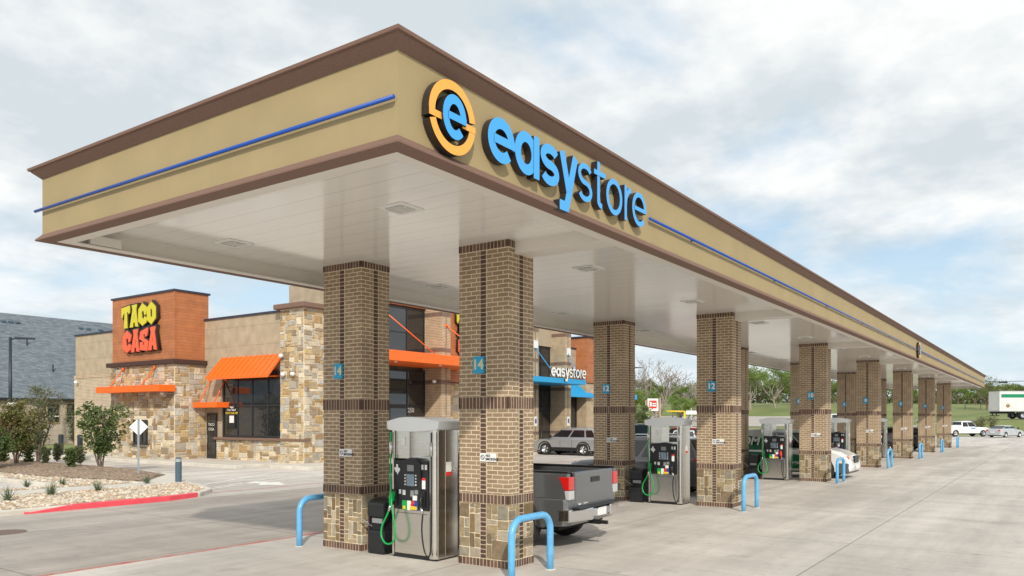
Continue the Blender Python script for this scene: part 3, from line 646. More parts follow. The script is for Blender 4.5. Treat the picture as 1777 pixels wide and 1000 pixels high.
s=MB(); s.tube([(37.32,FY0-0.05,5.16),(FX1-0.1,FY0-0.05,5.16)],0.02,10)
for q in range(8): s.box(39+q*4.5,39.04+q*4.5,FY0-0.045,FY0-0.001,5.145,5.175)
wpart(s,'accent_tube',M['blue_tube'],cv)
# fascia panel joints
for q in range(1,14):
    s=MB(); s.box(FX0+q*4.9,FX0+q*4.9+0.006,FY0-0.0015,FY0+0.01,ZF0+0.01,ZF1-0.02); wpart(s,'fascia_joint',M['beige'],cv)
# inset slots in the underside corners
s=MB(); s.box(FX0+0.5,FX0+0.95,FY1-0.31,FY1-0.24,ZL+0.02,ZL+0.15); wpart(s,'scupper_box',M['deck_white'],cv)
# lights in the soffit
def make_light():
    r=empty('soffit_light',(0,0,0),'','light','square lights recessed in the canopy soffit')
    s=MB(); s.box(-.22,.22,-.22,.22,-.014,0.0); s.build('frame',M['white'],r,0.006)
    s=MB(); s.prism([(-.14,-.14),(.14,-.14),(.14,.14),(-.14,.14)],'z',-.03,-.0145); s.build('lens',mat('light_lens',(0.55,0.54,0.50),0.25,noise=0.25,nscale=18),r,0.01); return r
lp=make_light(); first=True
for k in range(14):
    for j,(y,nm) in enumerate(((6.95,'outer'),(10.45,'inner'))):
        r=lp if first else copy_tree(lp); first=False
        x=7.45+4.93*k
        r.location=(x,y,HS-0.001)
        r['label']=f"square flat light in the canopy ceiling, {ORD[k]} from the near end of the {nm} row"
# ---- canopy signs
ZS=FY0-0.012
def logo(name,cx,cz,rad,label):
    r=empty(name,(cx,ZS,cz),label,'sign','round logo signs on the canopy fascia')
    for nm,a0,a1,tab,m in (('upper_ring',5,181,(-.985,-.40,-.19,-.01),'sign_orange'),('lower_ring',195,361,(.40,.985,-.16,.02),'sign_orange')):
        s=MB(); stroke(s,[(p[0]*rad,p[1]*rad) for p in arc(0,0,.86,.86,7 if nm[0]=='u' else 196,a1 if nm[0]=='u' else 350,34)],.25*rad,0,0.09)
        q=[v*rad for v in tab]; n0=len(s.f); s.box(q[0],q[1],q[2],q[3],0,0.093); s.m[n0:]=[1,0,1,1,1,1]
        s.build(nm,[M[m],M['sign_side']],r,tf=basis((0,0,0),'-y'))
    s=letter('e',-.50*rad,.50*rad,-.60*rad,.60*rad,.25*rad,0.0,0.115); s.build('letter',[M['sign_blue'],M['sign_side']],r,tf=basis((0,0,0),'-y'))
    return r
logo('round_logo_sign',5.83,5.17,0.355,'large round orange ring sign with blue letter e by the near corner of the canopy')
logo('round_logo_sign',36.85,5.16,0.33,'small looking round logo sign far down the long canopy fascia')
sg=empty('storefront_name_sign',(8.2,ZS,5.2),'big blue raised letters reading easystore on the canopy fascia','sign')
for ch,a,b,t in (('e',6.40,6.88,.115),('a',6.90,7.36,.115),('s',7.39,7.79,.108),('y',7.79,8.22,.115),('s',8.23,8.58,.066),('t',8.62,8.92,.068),('o',8.95,9.40,.068),('r',9.46,9.69,.068),('e',9.70,10.14,.068)):
    s=letter(ch,a-8.2,b-8.2,4.95-5.2,5.42-5.2,t,0.0,0.085); s.build('letter',[M['sign_blue'],M['sign_side']],sg,tf=basis((0,0,0),'-y'))
# ================================================================= FUEL PUMPS
def make_pump():
    r=empty('fuel_pump',(0,0,0),'','fuel pump','fuel pumps between the canopy columns')
    s=MB(); s.box(-.29,.29,-.36,.40,.07,.80); s.build('lower_cabinet',M['steel'],r,0.008)
    s=MB(); s.box(-.27,.27,-.47,.45,0,.075); s.build('base',M['black'],r)
    s=MB(); s.prism([(-.30,-.36),(-.30,-.44),(-.24,-.50),(.24,-.50),(.30,-.44),(.30,-.36)],'z',.03,2.10); s.build('side_panel',M['steel'],r,0.008)
    s=MB(); s.prism([(-.30,.41),(-.30,.45),(-.24,.49),(.24,.49),(.30,.45),(.30,.41)],'z',.03,2.10); s.build('side_panel',M['steel'],r,0.008)
    s=MB(); s.box(-.07,.10,-.506,-.49,.05,2.09); s.build('centre_rib',M['steel'],r,0.004)
    for xx in (-.265,.255): s=MB(); s.box(xx,xx+.012,-.492,-.462,.05,2.09); s.build('corner_bead',M['chrome'],r)
    for sg_ in (-1,1): s=MB(); a=sorted((sg_*.261,sg_*.268)); s.box(a[0],a[1],.19,.27,1.84,1.97); s.build('inspection_sticker',M['white'],r)
    for sg_ in (-1,1): s=MB(); a=sorted((sg_*.289,sg_*.293)); s.box(a[0],a[1],-.30,.34,.735,.742); s.build('panel_gap',M['dark'],r)
    s=MB(); s.box(-.26,.26,.10,.40,1.62,2.10); s.build('upper_cabinet',M['steel'],r,0.008)
    s=MB(); s.box(-.20,.20,-.355,.095,1.60,1.64); s.build('shelf',M['steel'],r)
    for sg_ in (-1,1):
        s=MB(); xx=sorted((sg_*.20,sg_*.325)); s.box(xx[0],xx[1],-.352,.398,.80,1.60); cns=s.build('console',M['black'],r,0.012)
        # raised centre bezel with an arched head
        s=MB(); pts=[(.20,.82),(.20,1.56)]+[(.20-0.42*i/10,1.56+0.085*math.sin(PI*i/10)) for i in range(11)]+[(-.22,.82)]
        yy=sorted((sg_*.20,sg_*.355)); s.prism(pts,'x',yy[0],yy[1]); s.build('bezel',M['black'],cns,0.01)
        def plate(name,y0,y1,z0,z1,m,t=.358):
            q=MB(); a=sorted((sg_*(t-.02),sg_*(t+.004))); q.box(a[0],a[1],y0,y1,z0,z1); return q.build(name,M[m],cns)
        plate('screen',-.09,.075,1.19,1.38,'screen'); plate('receipt_slot',-.08,.06,1.43,1.53,'grey_plastic')
        plate('card_reader',-.08,-.01,1.02,1.12,'grey_plastic'); plate('keypad',-.17,-.10,1.06,1.13,'grey_plastic'); plate('contactless_pad',-.15,-.06,.96,1.04,'white')
        for i in range(4):
            a=sorted((sg_*.35,sg_*.364))
            for y in (.105,-.125): q=MB(); q.box(a[0],a[1],y-.012,y+.012,1.20+i*.05,1.225+i*.05); q.build('soft_key',M['white'],cns)
        for i,(c,a,b) in enumerate((('green',.06,.17),('white',-.02,.058),('red',-.09,-.022),('blue',-.18,-.092))): plate('grade_panel',a,b,.80,.95,c)
        for y in (.12,-.03,-.08,-.13):
            q=MB(); a=sorted((sg_*.36,sg_*.376)); q.box(a[0],a[1],y-.024,y+.024,.81,.865); q.build('grade_button',M['yellow'],cns,0.005)
        plate('sticker',-.26,-.215,1.46,1.54,'white',.327); plate('sticker',-.335,-.29,1.46,1.54,'white',.327); plate('sticker',-.30,-.23,1.15,1.33,'white',.327)
        plate('sticker_band',-.30,-.23,1.29,1.33,'red',.330); plate('sticker',.10,.16,1.04,1.12,'white',.358); plate('sticker',-.26,-.20,1.0,1.08,'white',.327); plate('sticker',.22,.27,1.05,1.12,'white',.327)
        q=MB(); tf=basis((sg_*.329,.31,1.46),'-x' if sg_<0 else '+x')   # state outline sticker
        out=[(-.06,.02),(-.02,.02),(-.02,.07),(.02,.07),(.02,.02),(.06,.01),(.065,-.03),(.04,-.05),(.01,-.10),(-.01,-.06),(-.03,-.055),(-.06,-.01)]
        q.prism(out,'z',0,.003); q.build('sticker',M['white'],cns,tf=tf)
        for zz,tt in ((.905,'87'),): pass
        for yy,tt in ((-.03,'87'),(-.08,'89'),(-.13,'93')): text('octane_label',tt,.032,M['text_dark'],cns,(sg_*.364,yy,.885),'-x' if sg_<0 else '+x',.001)
        # nozzle, boot and hose on each hand
        def noz(y,m,hm,loopdir):
            x=sg_*.37
            q=MB(); q.box(min(sg_*.30,sg_*.36),max(sg_*.30,sg_*.36),y-.055,y+.055,.86,1.12); q.build('nozzle_boot',M['black'],r,0.01)
            q=MB(); q.tube([(sg_*.34,y,1.09),(x,y,1.04),(sg_*.40,y+loopdir*.01,.98),(sg_*.405,y+loopdir*.03,.86)],[.018,.035,.038,.022],8)
            q.tube([(sg_*.40,y+.005,1.05),(sg_*.455,y,.99),(sg_*.44,y+loopdir*.02,.90)],.012,6)
            q.box(min(x,sg_*.43),max(x,sg_*.43),y-.028,y+.028,.93,1.06); nz=q.build('nozzle',M[m],r,0.006)
            q=MB(); q.tube([(sg_*.405,y+loopdir*.03,.86),(sg_*.41,y+loopdir*.06,.76)],.022,8); q.build('swivel',M['chrome'],nz)
        noz(.36,'green','green',1); noz(-.25,'black','black',-1)
        q=MB(); pth=[(sg_*.33,.455,2.06),(sg_*.34,.45,1.6),(sg_*.39,.40,1.15),(sg_*.44,.33,.85),(sg_*.46,.24,.55),(sg_*.46,.22,.36),(sg_*.46,.30,.24),(sg_*.46,.44,.22),(sg_*.45,.56,.32),(sg_*.43,.57,.5),(sg_*.41,.48,.66),(sg_*.41,.42,.77)]
        def smooth(p,it=2):
            p=[Vector(a) for a in p]
            for _ in range(it):
                o_=[p[0]]
                for a,b in zip(p,p[1:]): o_+= [a*.75+b*.25,a*.25+b*.75]
                o_.append(p[-1]); p=o_
            return p
        q.tube(smooth(pth),.015,8); q.build('hose',M['green'],r)
        q=MB(); q.tube([(sg_*.33,.455,1.70),(sg_*.333,.453,1.90)],.027,8); q.build('breakaway_coupling',M['chrome'],r)
        q=MB(); pth=[(sg_*.33,-.43,2.06),(sg_*.335,-.43,1.5),(sg_*.34,-.44,.6),(sg_*.35,-.44,.12),(sg_*.37,-.37,.07),(sg_*.38,-.31,.20),(sg_*.40,-.28,.5),(sg_*.40,-.31,.76)]
        q.tube(smooth(pth),.013,8); q.build('hose',M['black'],r)
        q=MB(); q.tube([(sg_*.33,-.43,1.68),(sg_*.331,-.43,1.90)],.025,8); q.build('breakaway_coupling',M['chrome'],r)
    s=MB(); n=14; top=[(-.56+1.14*i/n,2.235+0.075*math.sin(PI*i/n)) for i in range(n+1)]; bot=[(.58-1.14*i/n,2.10-0.03*math.sin(PI*i/n)) for i in range(n+1)]
    bot[0]=(.555,2.11); bot[-1]=(-.535,2.11)
    # barrel shaped valance: bulges at the middle of both long sides
    vs=[];m_=len(top+bot); prof=top+bot
    for t in (-1,-.97,.97,1):
        for (y,z) in prof:
            bul=.30+.09*math.cos((y-.01)/.57*PI/2); sc=1.0 if abs(t)<1 else .985
            vs.append((t*bul,y,(z-2.18)*sc+2.18))
    fs=[(a*m_+i,a*m_+(i+1)%m_,(a+1)*m_+(i+1)%m_,(a+1)*m_+i) for a in range(3) for i in range(m_)]
    fs+=[(0*m_+i,0*m_+i+1,m_-2-i,m_-1-i) for i in range(n)]+[(3*m_+i,3*m_+i+1,3*m_+m_-2-i,3*m_+m_-1-i) for i in range(n)]
    s.add(vs,fs); s.build('pump_canopy',M['pump_white'],r,0.012)
    s=MB(); s.box(-.006,.006,-.06,.06,0,0) if False else s.box(-.05,.07,-.510,-.505,1.42,1.58); s.build('sticker',M['white'],r)
    s=MB(); s.box(-.05,.07,-.511,-.5055,1.36,1.418); s.build('sticker',M['red'],r)
    return r
pp=make_pump()
PX0,PY=9.80,8.60
PL=['nearest fuel pump with green and black nozzles, left of the front brick column','fuel pump on the second island with green loop hose before the dark sport utility','fuel pump on the third island before the green and white van','fuel pump on the fourth island seen beyond the white van bonnet','fuel pump on the fifth island mostly hidden by brick columns','fuel pump on the sixth island seen as a thin post','fuel pump on the last island at the far canopy end']
for k in range(7):
    r=pp if k==0 else copy_tree(pp)
    r.location=(PX0+k*SP,PY,0); r['label']=PL[k]
    if k==2:
        for c in kids(r):
            if c.name.startswith('nozzle') and not c.name.startswith('nozzle_boot') and c.data.materials[0]==M['black']:
                c.data=c.data.copy(); c.data.materials[0]=M['red']
# waste bins
def make_bin():
    r=empty('waste_bin',(0,0,0),'','bin','black bins beside the pumps')
    s=MB(); s.box(-.21,.21,-.19,.19,0,.40); s.build('lower_tub',M['black'],r,0.03)
    s=MB(); s.box(-.17,.17,-.15,.15,.40,.62); s.build('window_squeegee_well',M['dark'],r)
    s=MB(); s.box(-.185,-.16,-.15,.10,.52,.60); s.build('towel_tray',M['grey_plastic'],r)
    for y in (-.18,.145): 
        s=MB(); s.box(-.20,.20,y,y+.035,.39,.63); s.build('side_cheek',M['black'],r,0.01)
    s=MB(); s.prism([(-.22,.62),(-.22,.86),(-.05,.93),(.22,.93),(.22,.62)],'y',-.19,.19); s.build('hood',M['black'],r,0.03)
    s=MB(); s.tube([(-.16,.12,.45),(-.30,.30,.62)],.012,6); s.build('squeegee_handle',M['grey_plastic'],r)
    return r
bp_=make_bin(); first=True
for k in range(7):
    r=bp_ if first else copy_tree(bp_); first=False
    r.location=(XA0+.16+k*SP,9.42,0); r['label']=f"black waste bin and towel holder beside the {['nearest','second','third','fourth','fifth','sixth','farthest'][k]} fuel pump"
# bollards
def make_hoop():
    r=empty('hoop_bollard',(0,0,0),'','bollard','light blue steel hoops guarding the columns')
    s=MB(); w_,h,rr,q=1.02,.90,.24,.052; pts=[(0,0,-.05),(0,0,.3)]+[(rr-rr*math.cos(a*PI/16),0,h-q-rr+rr*math.sin(a*PI/16)) for a in range(9)]+[(w_-rr+rr*math.sin(a*PI/16),0,h-q-rr+rr*math.cos(a*PI/16)) for a in range(9)]+[(w_,0,.3),(w_,0,-.05)]
    s.tube(pts,q,14); s.build('pipe',M['bollard_blue'],r)
    for x in (0,w_): s=MB(); s.cyl((x,0,0.0),.085,.012,n=18); s.build('grout_collar',M['kerb'],r)
    return r
hb=make_hoop(); first=True
for front in (True,False):
    for k in range(7):
        r=hb if first else copy_tree(hb); first=False
        r.location=((9.02 if front else 9.28)+k*SP,6.30 if front else 11.10,0)
        r['label']=f"light blue hoop bollard at the {ORD[k]} column from the near end of the {'outer' if front else 'inner'} row"
# ================================================================= SHOPS
rb=empty('retail_building',(36,34,0),'tan brick and stone shop building with orange and blue awnings and wood panel towers','building')
def W(mb,name,m,parent=None,bevel=0,seg=2): return wpart(mb,name,m,parent or rb,bevel,seg)
def bx(name,m,a,parent=None,bevel=0):
    s=MB(); s.box(*a); return W(s,name,m,parent,bevel)
rs=random.Random(77)
bx('stucco_wall',M['beige_panel'],(25.0,52,29.9,51.4,0,7.5))
bx('parapet_cap',M['flash'],(24.93,52.1,29.83,51.47,7.501,7.60))
bx('rear_wing_brick',M['brick_pale'],(24.95,25.3,43.75,51.45,0,4.8)); bx('brick_band',M['brick_far'],(24.92,25.3,43.75,51.48,4.803,5.0))
# corner tower over the drive-through window
tw=bx('tower_mass',M['stone_mortar'],(23.2,25.25,37.5,43.7,0,5.12))
s=MB(); ashlar(s,'-x',23.2,37.5,43.7,0,5.1,.17,rs,.04,.019,PAL,[(39.9,41.25,.85,2.2)],4); ashlar(s,'-y',37.5,23.2,25.0,0,5.1,.17,rs,.04,.019,PAL,None,4)
o=s.build('tower_stones',M['stone'],tw,fix=False); o.location=-wloc(tw)
bx('tower_cornice',M['dark_brown'],(23.0,25.35,37.3,43.9,5.122,5.36),bevel=.02)
bx('tower_wood_panel',M['wood'],(23.25,25.22,37.55,43.65,5.362,8.9)); bx('tower_cap',M['flash'],(23.18,25.3,37.48,43.72,8.902,9.0))
for (x,y) in ((23.24,37.54),): 
    s=MB(); s.box(x-.02,x+.05,y-.02,y+.05,5.37,8.895); W(s,'corner_trim',M['wood'])
# stone corner pillar and wainscot
s=MB(); s.box(24.75,26.4,29.3,31.0,0,7.55); pc=W(s,'corner_pillar',M['stone_mortar'])
s=MB(); ashlar(s,'-x',24.75,29.3,31.0,0,7.5,.17,rs,.04,.019,PAL,None,4); ashlar(s,'-y',29.3,24.75,26.4,0,7.5,.17,rs,.04,.019,PAL,None,4); o=s.build('pillar_stones',M['stone'],pc,fix=False); o.location=-wloc(pc)
bx('pillar_cap',M['cornice'],(24.5,26.65,29.05,31.25,7.552,7.80),bevel=.04)
s=MB(); s.box(24.9,25.1,31.0,36.35,0,1.18); ws=W(s,'wainscot',M['stone_mortar'])
s=MB(); ashlar(s,'-x',24.9,31.0,36.35,0,1.17,.17,rs,.04,.019,PAL,None,4); o=s.build('wainscot_stones',M['stone'],ws,fix=False); o.location=-wloc(ws)
bx('stone_sill',M['cornice'],(24.68,25.1,29.2,36.35,1.182,1.30),bevel=.015)
bx('entrance_block',M['beige_panel'],(30.0,34.35,29.62,36.8,7.4,10.0)); 
def window(x0,x1,y0,y1,z0,z1,face,cols,rows,name='window'):
    # face -x: plane at x0; face -y: plane at y0. glass pane recessed, bars proud
    s=MB(); t=.05
    f=x0 if face=='-x' else y0
    def b(a,c,za,zb,o0,o1):
        if face=='-x': s.box(f-o1,f-o0,a,c,za,zb)
        else: s.box(a,c,f-o1,f-o0,za,zb)
    A,B=(y0,y1) if face=='-x' else (x0,x1)
    b(A-t,A+t,z0-t,z1+t,.0,.075); b(B-t,B+t,z0-t,z1+t,.0,.075); b(A+t,B-t,z0-t,z0+t,.0,.073); b(A+t,B-t,z1-t,z1+t,.0,.073)
    for c in cols: b(c-.03,c+.03,z0+t,z1-t,.0,.068)
    for r_ in rows: b(A+t,B-t,r_-.03,r_+.03,.0,.064)
    w_=W(s,name,M['frame'])
    s=MB()
    if face=='-x': s.box(f-.03,f+.005,A+t*.5,B-t*.5,z0,z1)
    else: s.box(A+t*.5,B-t*.5,f-.03,f+.005,z0,z1)
    p=s.build('pane',M['shop_glass'],w_); p.location=-wloc(w_); return w_
w1=window(24.97,0,31.05,35.8,1.36,4.6,'-x',[32.15,33.4,34.6],[2.92])
s=MB(); s.box(24.89,24.935,34.75,35.35,1.75,3.05); po=s.build('poster',M['black'],w1); po.location=-wloc(w1)
s=MB(); s.box(24.885,24.889,34.86,35.24,2.05,2.42); o=s.build('poster_panel',M['white'],w1); o.location=-wloc(w1)
for z,t_,m_ in ((2.86,'Read','white'),(2.72,'Free Tacos!','white'),(2.55,'WITH OUR APP','yellow')):
    o=text('poster_text',t_,.15,M[m_],w1,(24.885,35.05,z),'-x',.001,.003); o.location=-wloc(w1)
window(23.16,0,39.98,41.2,.95,2.15,'-x',[40.4,40.8],[],'service_window'); bx('window_shelf',M['frame'],(22.95,23.2,39.8,41.4,.86,.90))
def door(face,f,a,b,z1,panes=1):
    s=MB()
    if face=='-x': s.box(f-.05,f+.01,a,b,0.15,z1)
    else: s.box(a,b,f-.05,f+.01,0.15,z1)
    d=W(s,'door',M['frame'])
    n=panes
    for i in range(n):
        u0=a+(b-a)*i/n+.1; u1=a+(b-a)*(i+1)/n-.1; s=MB()
        if face=='-x': s.box(f-.055,f-.03,u0,u1,.4,z1-.12)
        else: s.box(u0,u1,f-.055,f-.03,.4,z1-.12)
        p=s.build('pane',M['shop_glass'],d); p.location=-wloc(d)
        s=MB(); h=u1-.02
        if face=='-x': s.box(f-.12,f-.08,h-.02,h+.02,.95,1.4)
        else: s.box(h-.02,h+.02,f-.12,f-.08,.95,1.4)
        p=s.build('handle',M['chrome'],d); p.location=-wloc(d)
    return d
d1=door('-x',24.96,36.4,37.25,2.56); 
for z,t_ in ((1.95,'TACO'),(1.7,'CASA')):
    o=text('door_text',t_,.2,M['white'],d1,(24.9,36.83,z),'-x',.001); o.location=-wloc(d1)
def awning_slope(name,m,face,A,B,f,out_,z_top,z_bot,ribs):
    s=MB(); t=.05
    if face=='-x': s.prism([(f,z_top),(f-out_,z_bot),(f-out_,z_bot-.10),(f,z_bot-.10+.0),(f,z_top-t)],'y',A,B) if False else s.add([(f,A,z_top),(f,B,z_top),(f-out_,B,z_bot),(f-out_,A,z_bot),(f,A,z_top-t),(f,B,z_top-t),(f-out_,B,z_bot-.12),(f-out_,A,z_bot-.12)],[(0,1,2,3),(4,7,6,5),(3,2,6,7),(0,3,7,4),(1,5,6,2),(0,4,5,1)])
    else: s.add([(A,f,z_top),(B,f,z_top),(B,f-out_,z_bot),(A,f-out_,z_bot),(A,f,z_top-t),(B,f,z_top-t),(B,f-out_,z_bot-.12),(A,f-out_,z_bot-.12)],[(0,1,2,3),(4,7,6,5),(3,2,6,7),(0,3,7,4),(1,5,6,2),(0,4,5,1)])
    n=ribs
    for i in range(n+1):
        q=A+.02+(B-A-.04)*i/n
        if face=='-x': s.add([(f,q-.015,z_top),(f,q+.015,z_top),(f-out_,q+.015,z_bot),(f-out_,q-.015,z_bot),(f,q-.015,z_top+.045),(f,q+.015,z_top+.045),(f-out_-.005,q+.015,z_bot+.045),(f-out_-.005,q-.015,z_bot+.045)],[(0,1,2,3),(4,7,6,5),(3,2,6,7),(0,3,7,4),(1,5,6,2),(0,4,5,1)])
        else: s.add([(q-.015,f,z_top),(q+.015,f,z_top),(q+.015,f-out_,z_bot),(q-.015,f-out_,z_bot),(q-.015,f,z_top+.045),(q+.015,f,z_top+.045),(q+.015,f-out_-.005,z_bot+.045),(q-.015,f-out_-.005,z_bot+.045)],[(0,1,2,3),(4,7,6,5),(3,2,6,7),(0,3,7,4),(1,5,6,2),(0,4,5,1)])
    return W(s,name,m)
awning_slope('sloped_awning',M['orange'],'-x',31.05,36.0,24.99,.95,5.45,4.38,12)
s=MB()
for y in (31.3,35.8): s.tube([(24.98,y,3.6 if False else 4.35),(24.1,y,4.32)],.03,6)
W(s,'awning_brace',M['orange'])
def flat_awning(name,m,a,rods,hz):
    o=bx(name,m,a,bevel=.015); x0,x1,y0,y1,z0,z1=a
    for (p,q) in rods:
        s=MB(); s.tube([p,q],.028,6); r_=s.build('tie_rod',m,o); r_.location=-wloc(o)
        s=MB(); s.lathe([(0.001,-.06),(.09,-.05),(.09,.04),(.001,.05)],p,'x' if hz=='x' else 'y',10); r_=s.build('rod_plate',m,o); r_.location=-wloc(o)
    return o
flat_awning('flat_awning',M['orange'],(22.2,23.14,37.3,43.45,3.66,4.0),[((23.12,39.2,4.98),(22.4,39.2,4.0)),((23.12,42.3,4.98),(22.4,42.3,4.0))],'x')
flat_awning('door_awning',M['orange'],(24.15,24.99,35.3,37.35,2.84,3.12),[((24.97,35.7,4.3),(24.3,35.7,3.1)),((24.97,37.0,4.3),(24.3,37.0,3.1))],'x')
# entrance porches facing the pumps
for X0,z_top,acc in ((29.15,8.45,'orange'),(43.5,7.3,'blue')):
    X1=33.53 if acc=='orange' else 46.88; WX=X1-X0
    for px in (X0-.82,X1):
        s=MB(); s.box(px,px+.82,28.2,29.6,0,9.6); p=W(s,'porch_pillar',M['brick_far'])
        for z in (1.2,4.2,6.0,8.0):
            s=MB(); s.box(px-.012,px+.832,28.188,29.6,z,z+.22); o=s.build('brick_band',M['band'],p); o.location=-wloc(p)
        s=MB(); s.box(px+.38,px+.44,28.185,28.3,0,9.5); o=s.build('accent_strip',M['band'],p); o.location=-wloc(p)
    window(X0,X1,29.5,0,5.75 if acc=='orange' else 5.0,z_top-.1,'-y',[X0+WX/3,X0+WX*2/3],[7.0 if acc=='orange' else 6.2])
    window(X0,X1,29.46,0,3.0,4.9,'-y',[X0+WX/3,X0+WX*2/3],[])
    door('-y',29.45,X0+.02,X1-.02,2.95,3)
    bx('porch_lintel',M['wood'] if acc=='orange' else M['beige'],(X0,X1,29.3,29.6,z_top,9.6))
o=text('door_number','250',.36,M['white'],rb,(32.3,29.36,2.72),'-y',.002,.006); o.location=Vector(o.location)-wloc(rb)
flat_awning('porch_awning',M['orange'],(27.2,36.2,26.6,29.48,5.12,5.64),[((33.95,28.17,7.5),(36.0,26.8,5.64)),((28.7,28.17,7.9),(31.4,26.8,5.64))],'y')
for x in (28.5,31.9,34.6):
    s=MB(); s.cyl((x,26.9,5.06),.07,.07,n=12); W(s,'soffit_lamp',M['white'])
# wood tower with the second restaurant sign
bx('sign_tower_wood',M['wood'],(34.36,38.8,29.2,33,4.4,9.4)); st=bx('sign_tower_base',M['stone_mortar'],(34.36,38.8,29.2,33,0,4.35))
s=MB(); ashlar(s,'-y',29.2,34.36,38.8,0,4.35,.19,rs,.04,.012,PAL,None,4); o=s.build('base_stones',M['stone'],st,fix=False); o.location=-wloc(st)
# grocery shop side
flat_awning('shop_awning',M['awning_blue'],(39.8,46.85,26.5,29.48,4.57,4.90),[((43.1,28.17,6.9),(43.6,26.8,4.9)),((47.2,28.17,6.9),(46.6,26.8,4.9)),((41.0,29.8,6.6),(41.0,26.9,4.9))],'y')
sn=MB(); sn.box(42.3,46.6,26.56,26.60,4.92,4.96); sn_=W(sn,'awning_name_sign',M['black'])
for ch,a,b,t in (('e',0,.62,.15),('a',.64,1.2,.15),('s',1.24,1.74,.135),('y',1.74,2.28,.15),('s',2.26,2.72,.10),('t',2.72,3.08,.11),('o',3.1,3.64,.11),('r',3.7,3.98,.11),('e',3.96,4.5,.11)):
    s=letter(ch,a,b,0,.58,t,0,.10); o=s.build('letter',[M['white'],M['sign_side']],sn_,tf=basis((42.2,26.5,4.98),'-y')); o.location=-wloc(sn_)
bx('shop_wall_stone',M['stone_mortar'],(47.75,52.0,29.35,29.85,0,.9)); 
awning_slope('sloped_blue_awning',M['awning_blue'],'-y',47.95,52.0,29.86,1.15,4.95,3.95,9)
window(48.1,51.2,29.86,0,.95,4.0,'-y',[49.2,50.2],[2.3])
bx('shop_tower_wood',M['wood'],(51.3,54.8,28.9,33,4.95,8.35)); bx('shop_tower_cap',M['flash'],(51.2,54.9,28.8,33.1,8.352,8.45)); bx('shop_tower_base',M['brick_far'],(51.35,54.7,29.0,33,0,4.93))
bx('side_awning',M['awning_blue'],(57.5,59.75,28.9,29.95,3.85,4.25)); bx('shop_rear_block',M['beige_panel'],(49.0,58,34,50,0,8.6)); bx('east_wing',M['brick_far'],(54.8,59.5,30,50,0,5.2))
for px in (43.1,47.3):
    s=MB(); s.box(px-.16,px+.16,28.16,28.186,1.75,2.4); p=W(s,'accessible_parking_plate',M['white'])
    s=MB(); s.box(px-.09,px+.09,28.15,28.165,1.95,2.25); o=s.build('blue_symbol',M['blue'],p); o.location=-wloc(p)
    s=MB(); s.box(px-.2,px+.2,28.10,28.186,6.9 if px<45 else 6.7,7.4 if px<45 else 7.2); W(s,'wall_light',M['white'])
# security cameras
for (x,y,z) in ((24.85,50.9,4.55),(23.1,38.3,3.6),(24.65,30.75,5.3),(24.65,30.6,4.4),(24.65,29.9,4.4),(33.45,28.6,4.35)):
    s=MB(); s.lathe([(.001,-.13),(.09,-.12),(.10,.02),(.06,.08),(.001,.10)],(x-.1,y,z),'y',10); s.box(x-.05,x+.12,y-.03,y+.03,z-.03,z+.03); W(s,'security_camera',M['white'])
# taco sign on the corner tower
def spl(*p): return [tuple(q) for q in p]
GL={'T':([spl((0,.92),(.95,1.0),(1,.68),(.84,.62),(.80,.72),(.66,.70),(.74,0),(.30,0),(.38,.70),(.22,.62),(.08,.44),(0,.52))],1.0),
'A':([spl((.24,.98),(.80,1.0),(.72,.78),(1.0,0),(.64,.02),(.60,.20),(.44,.20),(.40,0),(0,.0),(.32,.76)),spl((.47,.36),(.58,.36),(.545,.58))],1.0),
'C':([spl((.48,1.0),(1.0,.78),(.92,.50),(.72,.44),(.62,.66),(.42,.62),(.42,.36),(.62,.30),(.74,.42),(.98,.32),(.96,.14),(.50,0),(0,.22),(.04,.74))],1.0),
'O':([spl((.5,1.0),(.96,.76),(1.0,.26),(.52,0),(.02,.22),(0,.74)),spl((.50,.72),(.62,.60),(.62,.36),(.50,.28),(.40,.38),(.40,.60))],1.0),
'S':([spl((.10,.86),(.95,1.0),(.90,.66),(.62,.60),(.66,.72),(.46,.72),(.48,.56),(1.0,.42),(.92,0),(.04,.06),(.08,.40),(.40,.40),(.36,.28),(.56,.26),(.56,.38),(0,.54))],1.0)}
def word(parent,s,x,z,wd,h,tf,face_m,rise=0.0):
    n=len(s); cw=wd/n
    for i,ch in enumerate(s):
        polys=[[(x+i*cw+q[0]*cw*1.02,z+q[1]*h+rise*((i+.5)/n)) for q in p] for p in GL[ch][0]]
        for e,m,dz,grow in ((.09,'sign_side',0.09,0.03),(.02,None,0.20,0)):
            c=bpy.data.curves.new('glyph','CURVE'); c.dimensions='2D'; c.fill_mode='BOTH'; c.extrude=e; c.offset=0
            for p in polys:
                sp_=c.splines.new('POLY'); sp_.points.add(len(p)-1)
                for k,q in enumerate(p): sp_.points[k].co=(q[0],q[1],0,1)
                sp_.use_cyclic_u=True
            if m: c.offset=0.05
            o=curve_mesh(c,'letter' if not m else 'letter_body',M[m] if m else face_m,parent,tf@Matrix.Translation((0.05 if m else 0,0.03 if m else 0,dz)))
            o.location=-wloc(parent)
def taco_sign(tf,nm='restaurant_sign'):
    s=MB(); s.box(.12,3.25,.92,1.2,0,.10); b=s.build(nm,M['sign_side'],rb,tf=tf); b.location=-wloc(rb)
    word(b,'TACO',0,1.12,3.35,1.22,tf,M['taco_y'],.06); word(b,'CASA',.12,-.24,3.35,1.24,tf,M['taco_r'],.06)
taco_sign(basis((23.24,42.3,6.08),'-x')); taco_sign(basis((35.9,29.19,6.2),'-y'))
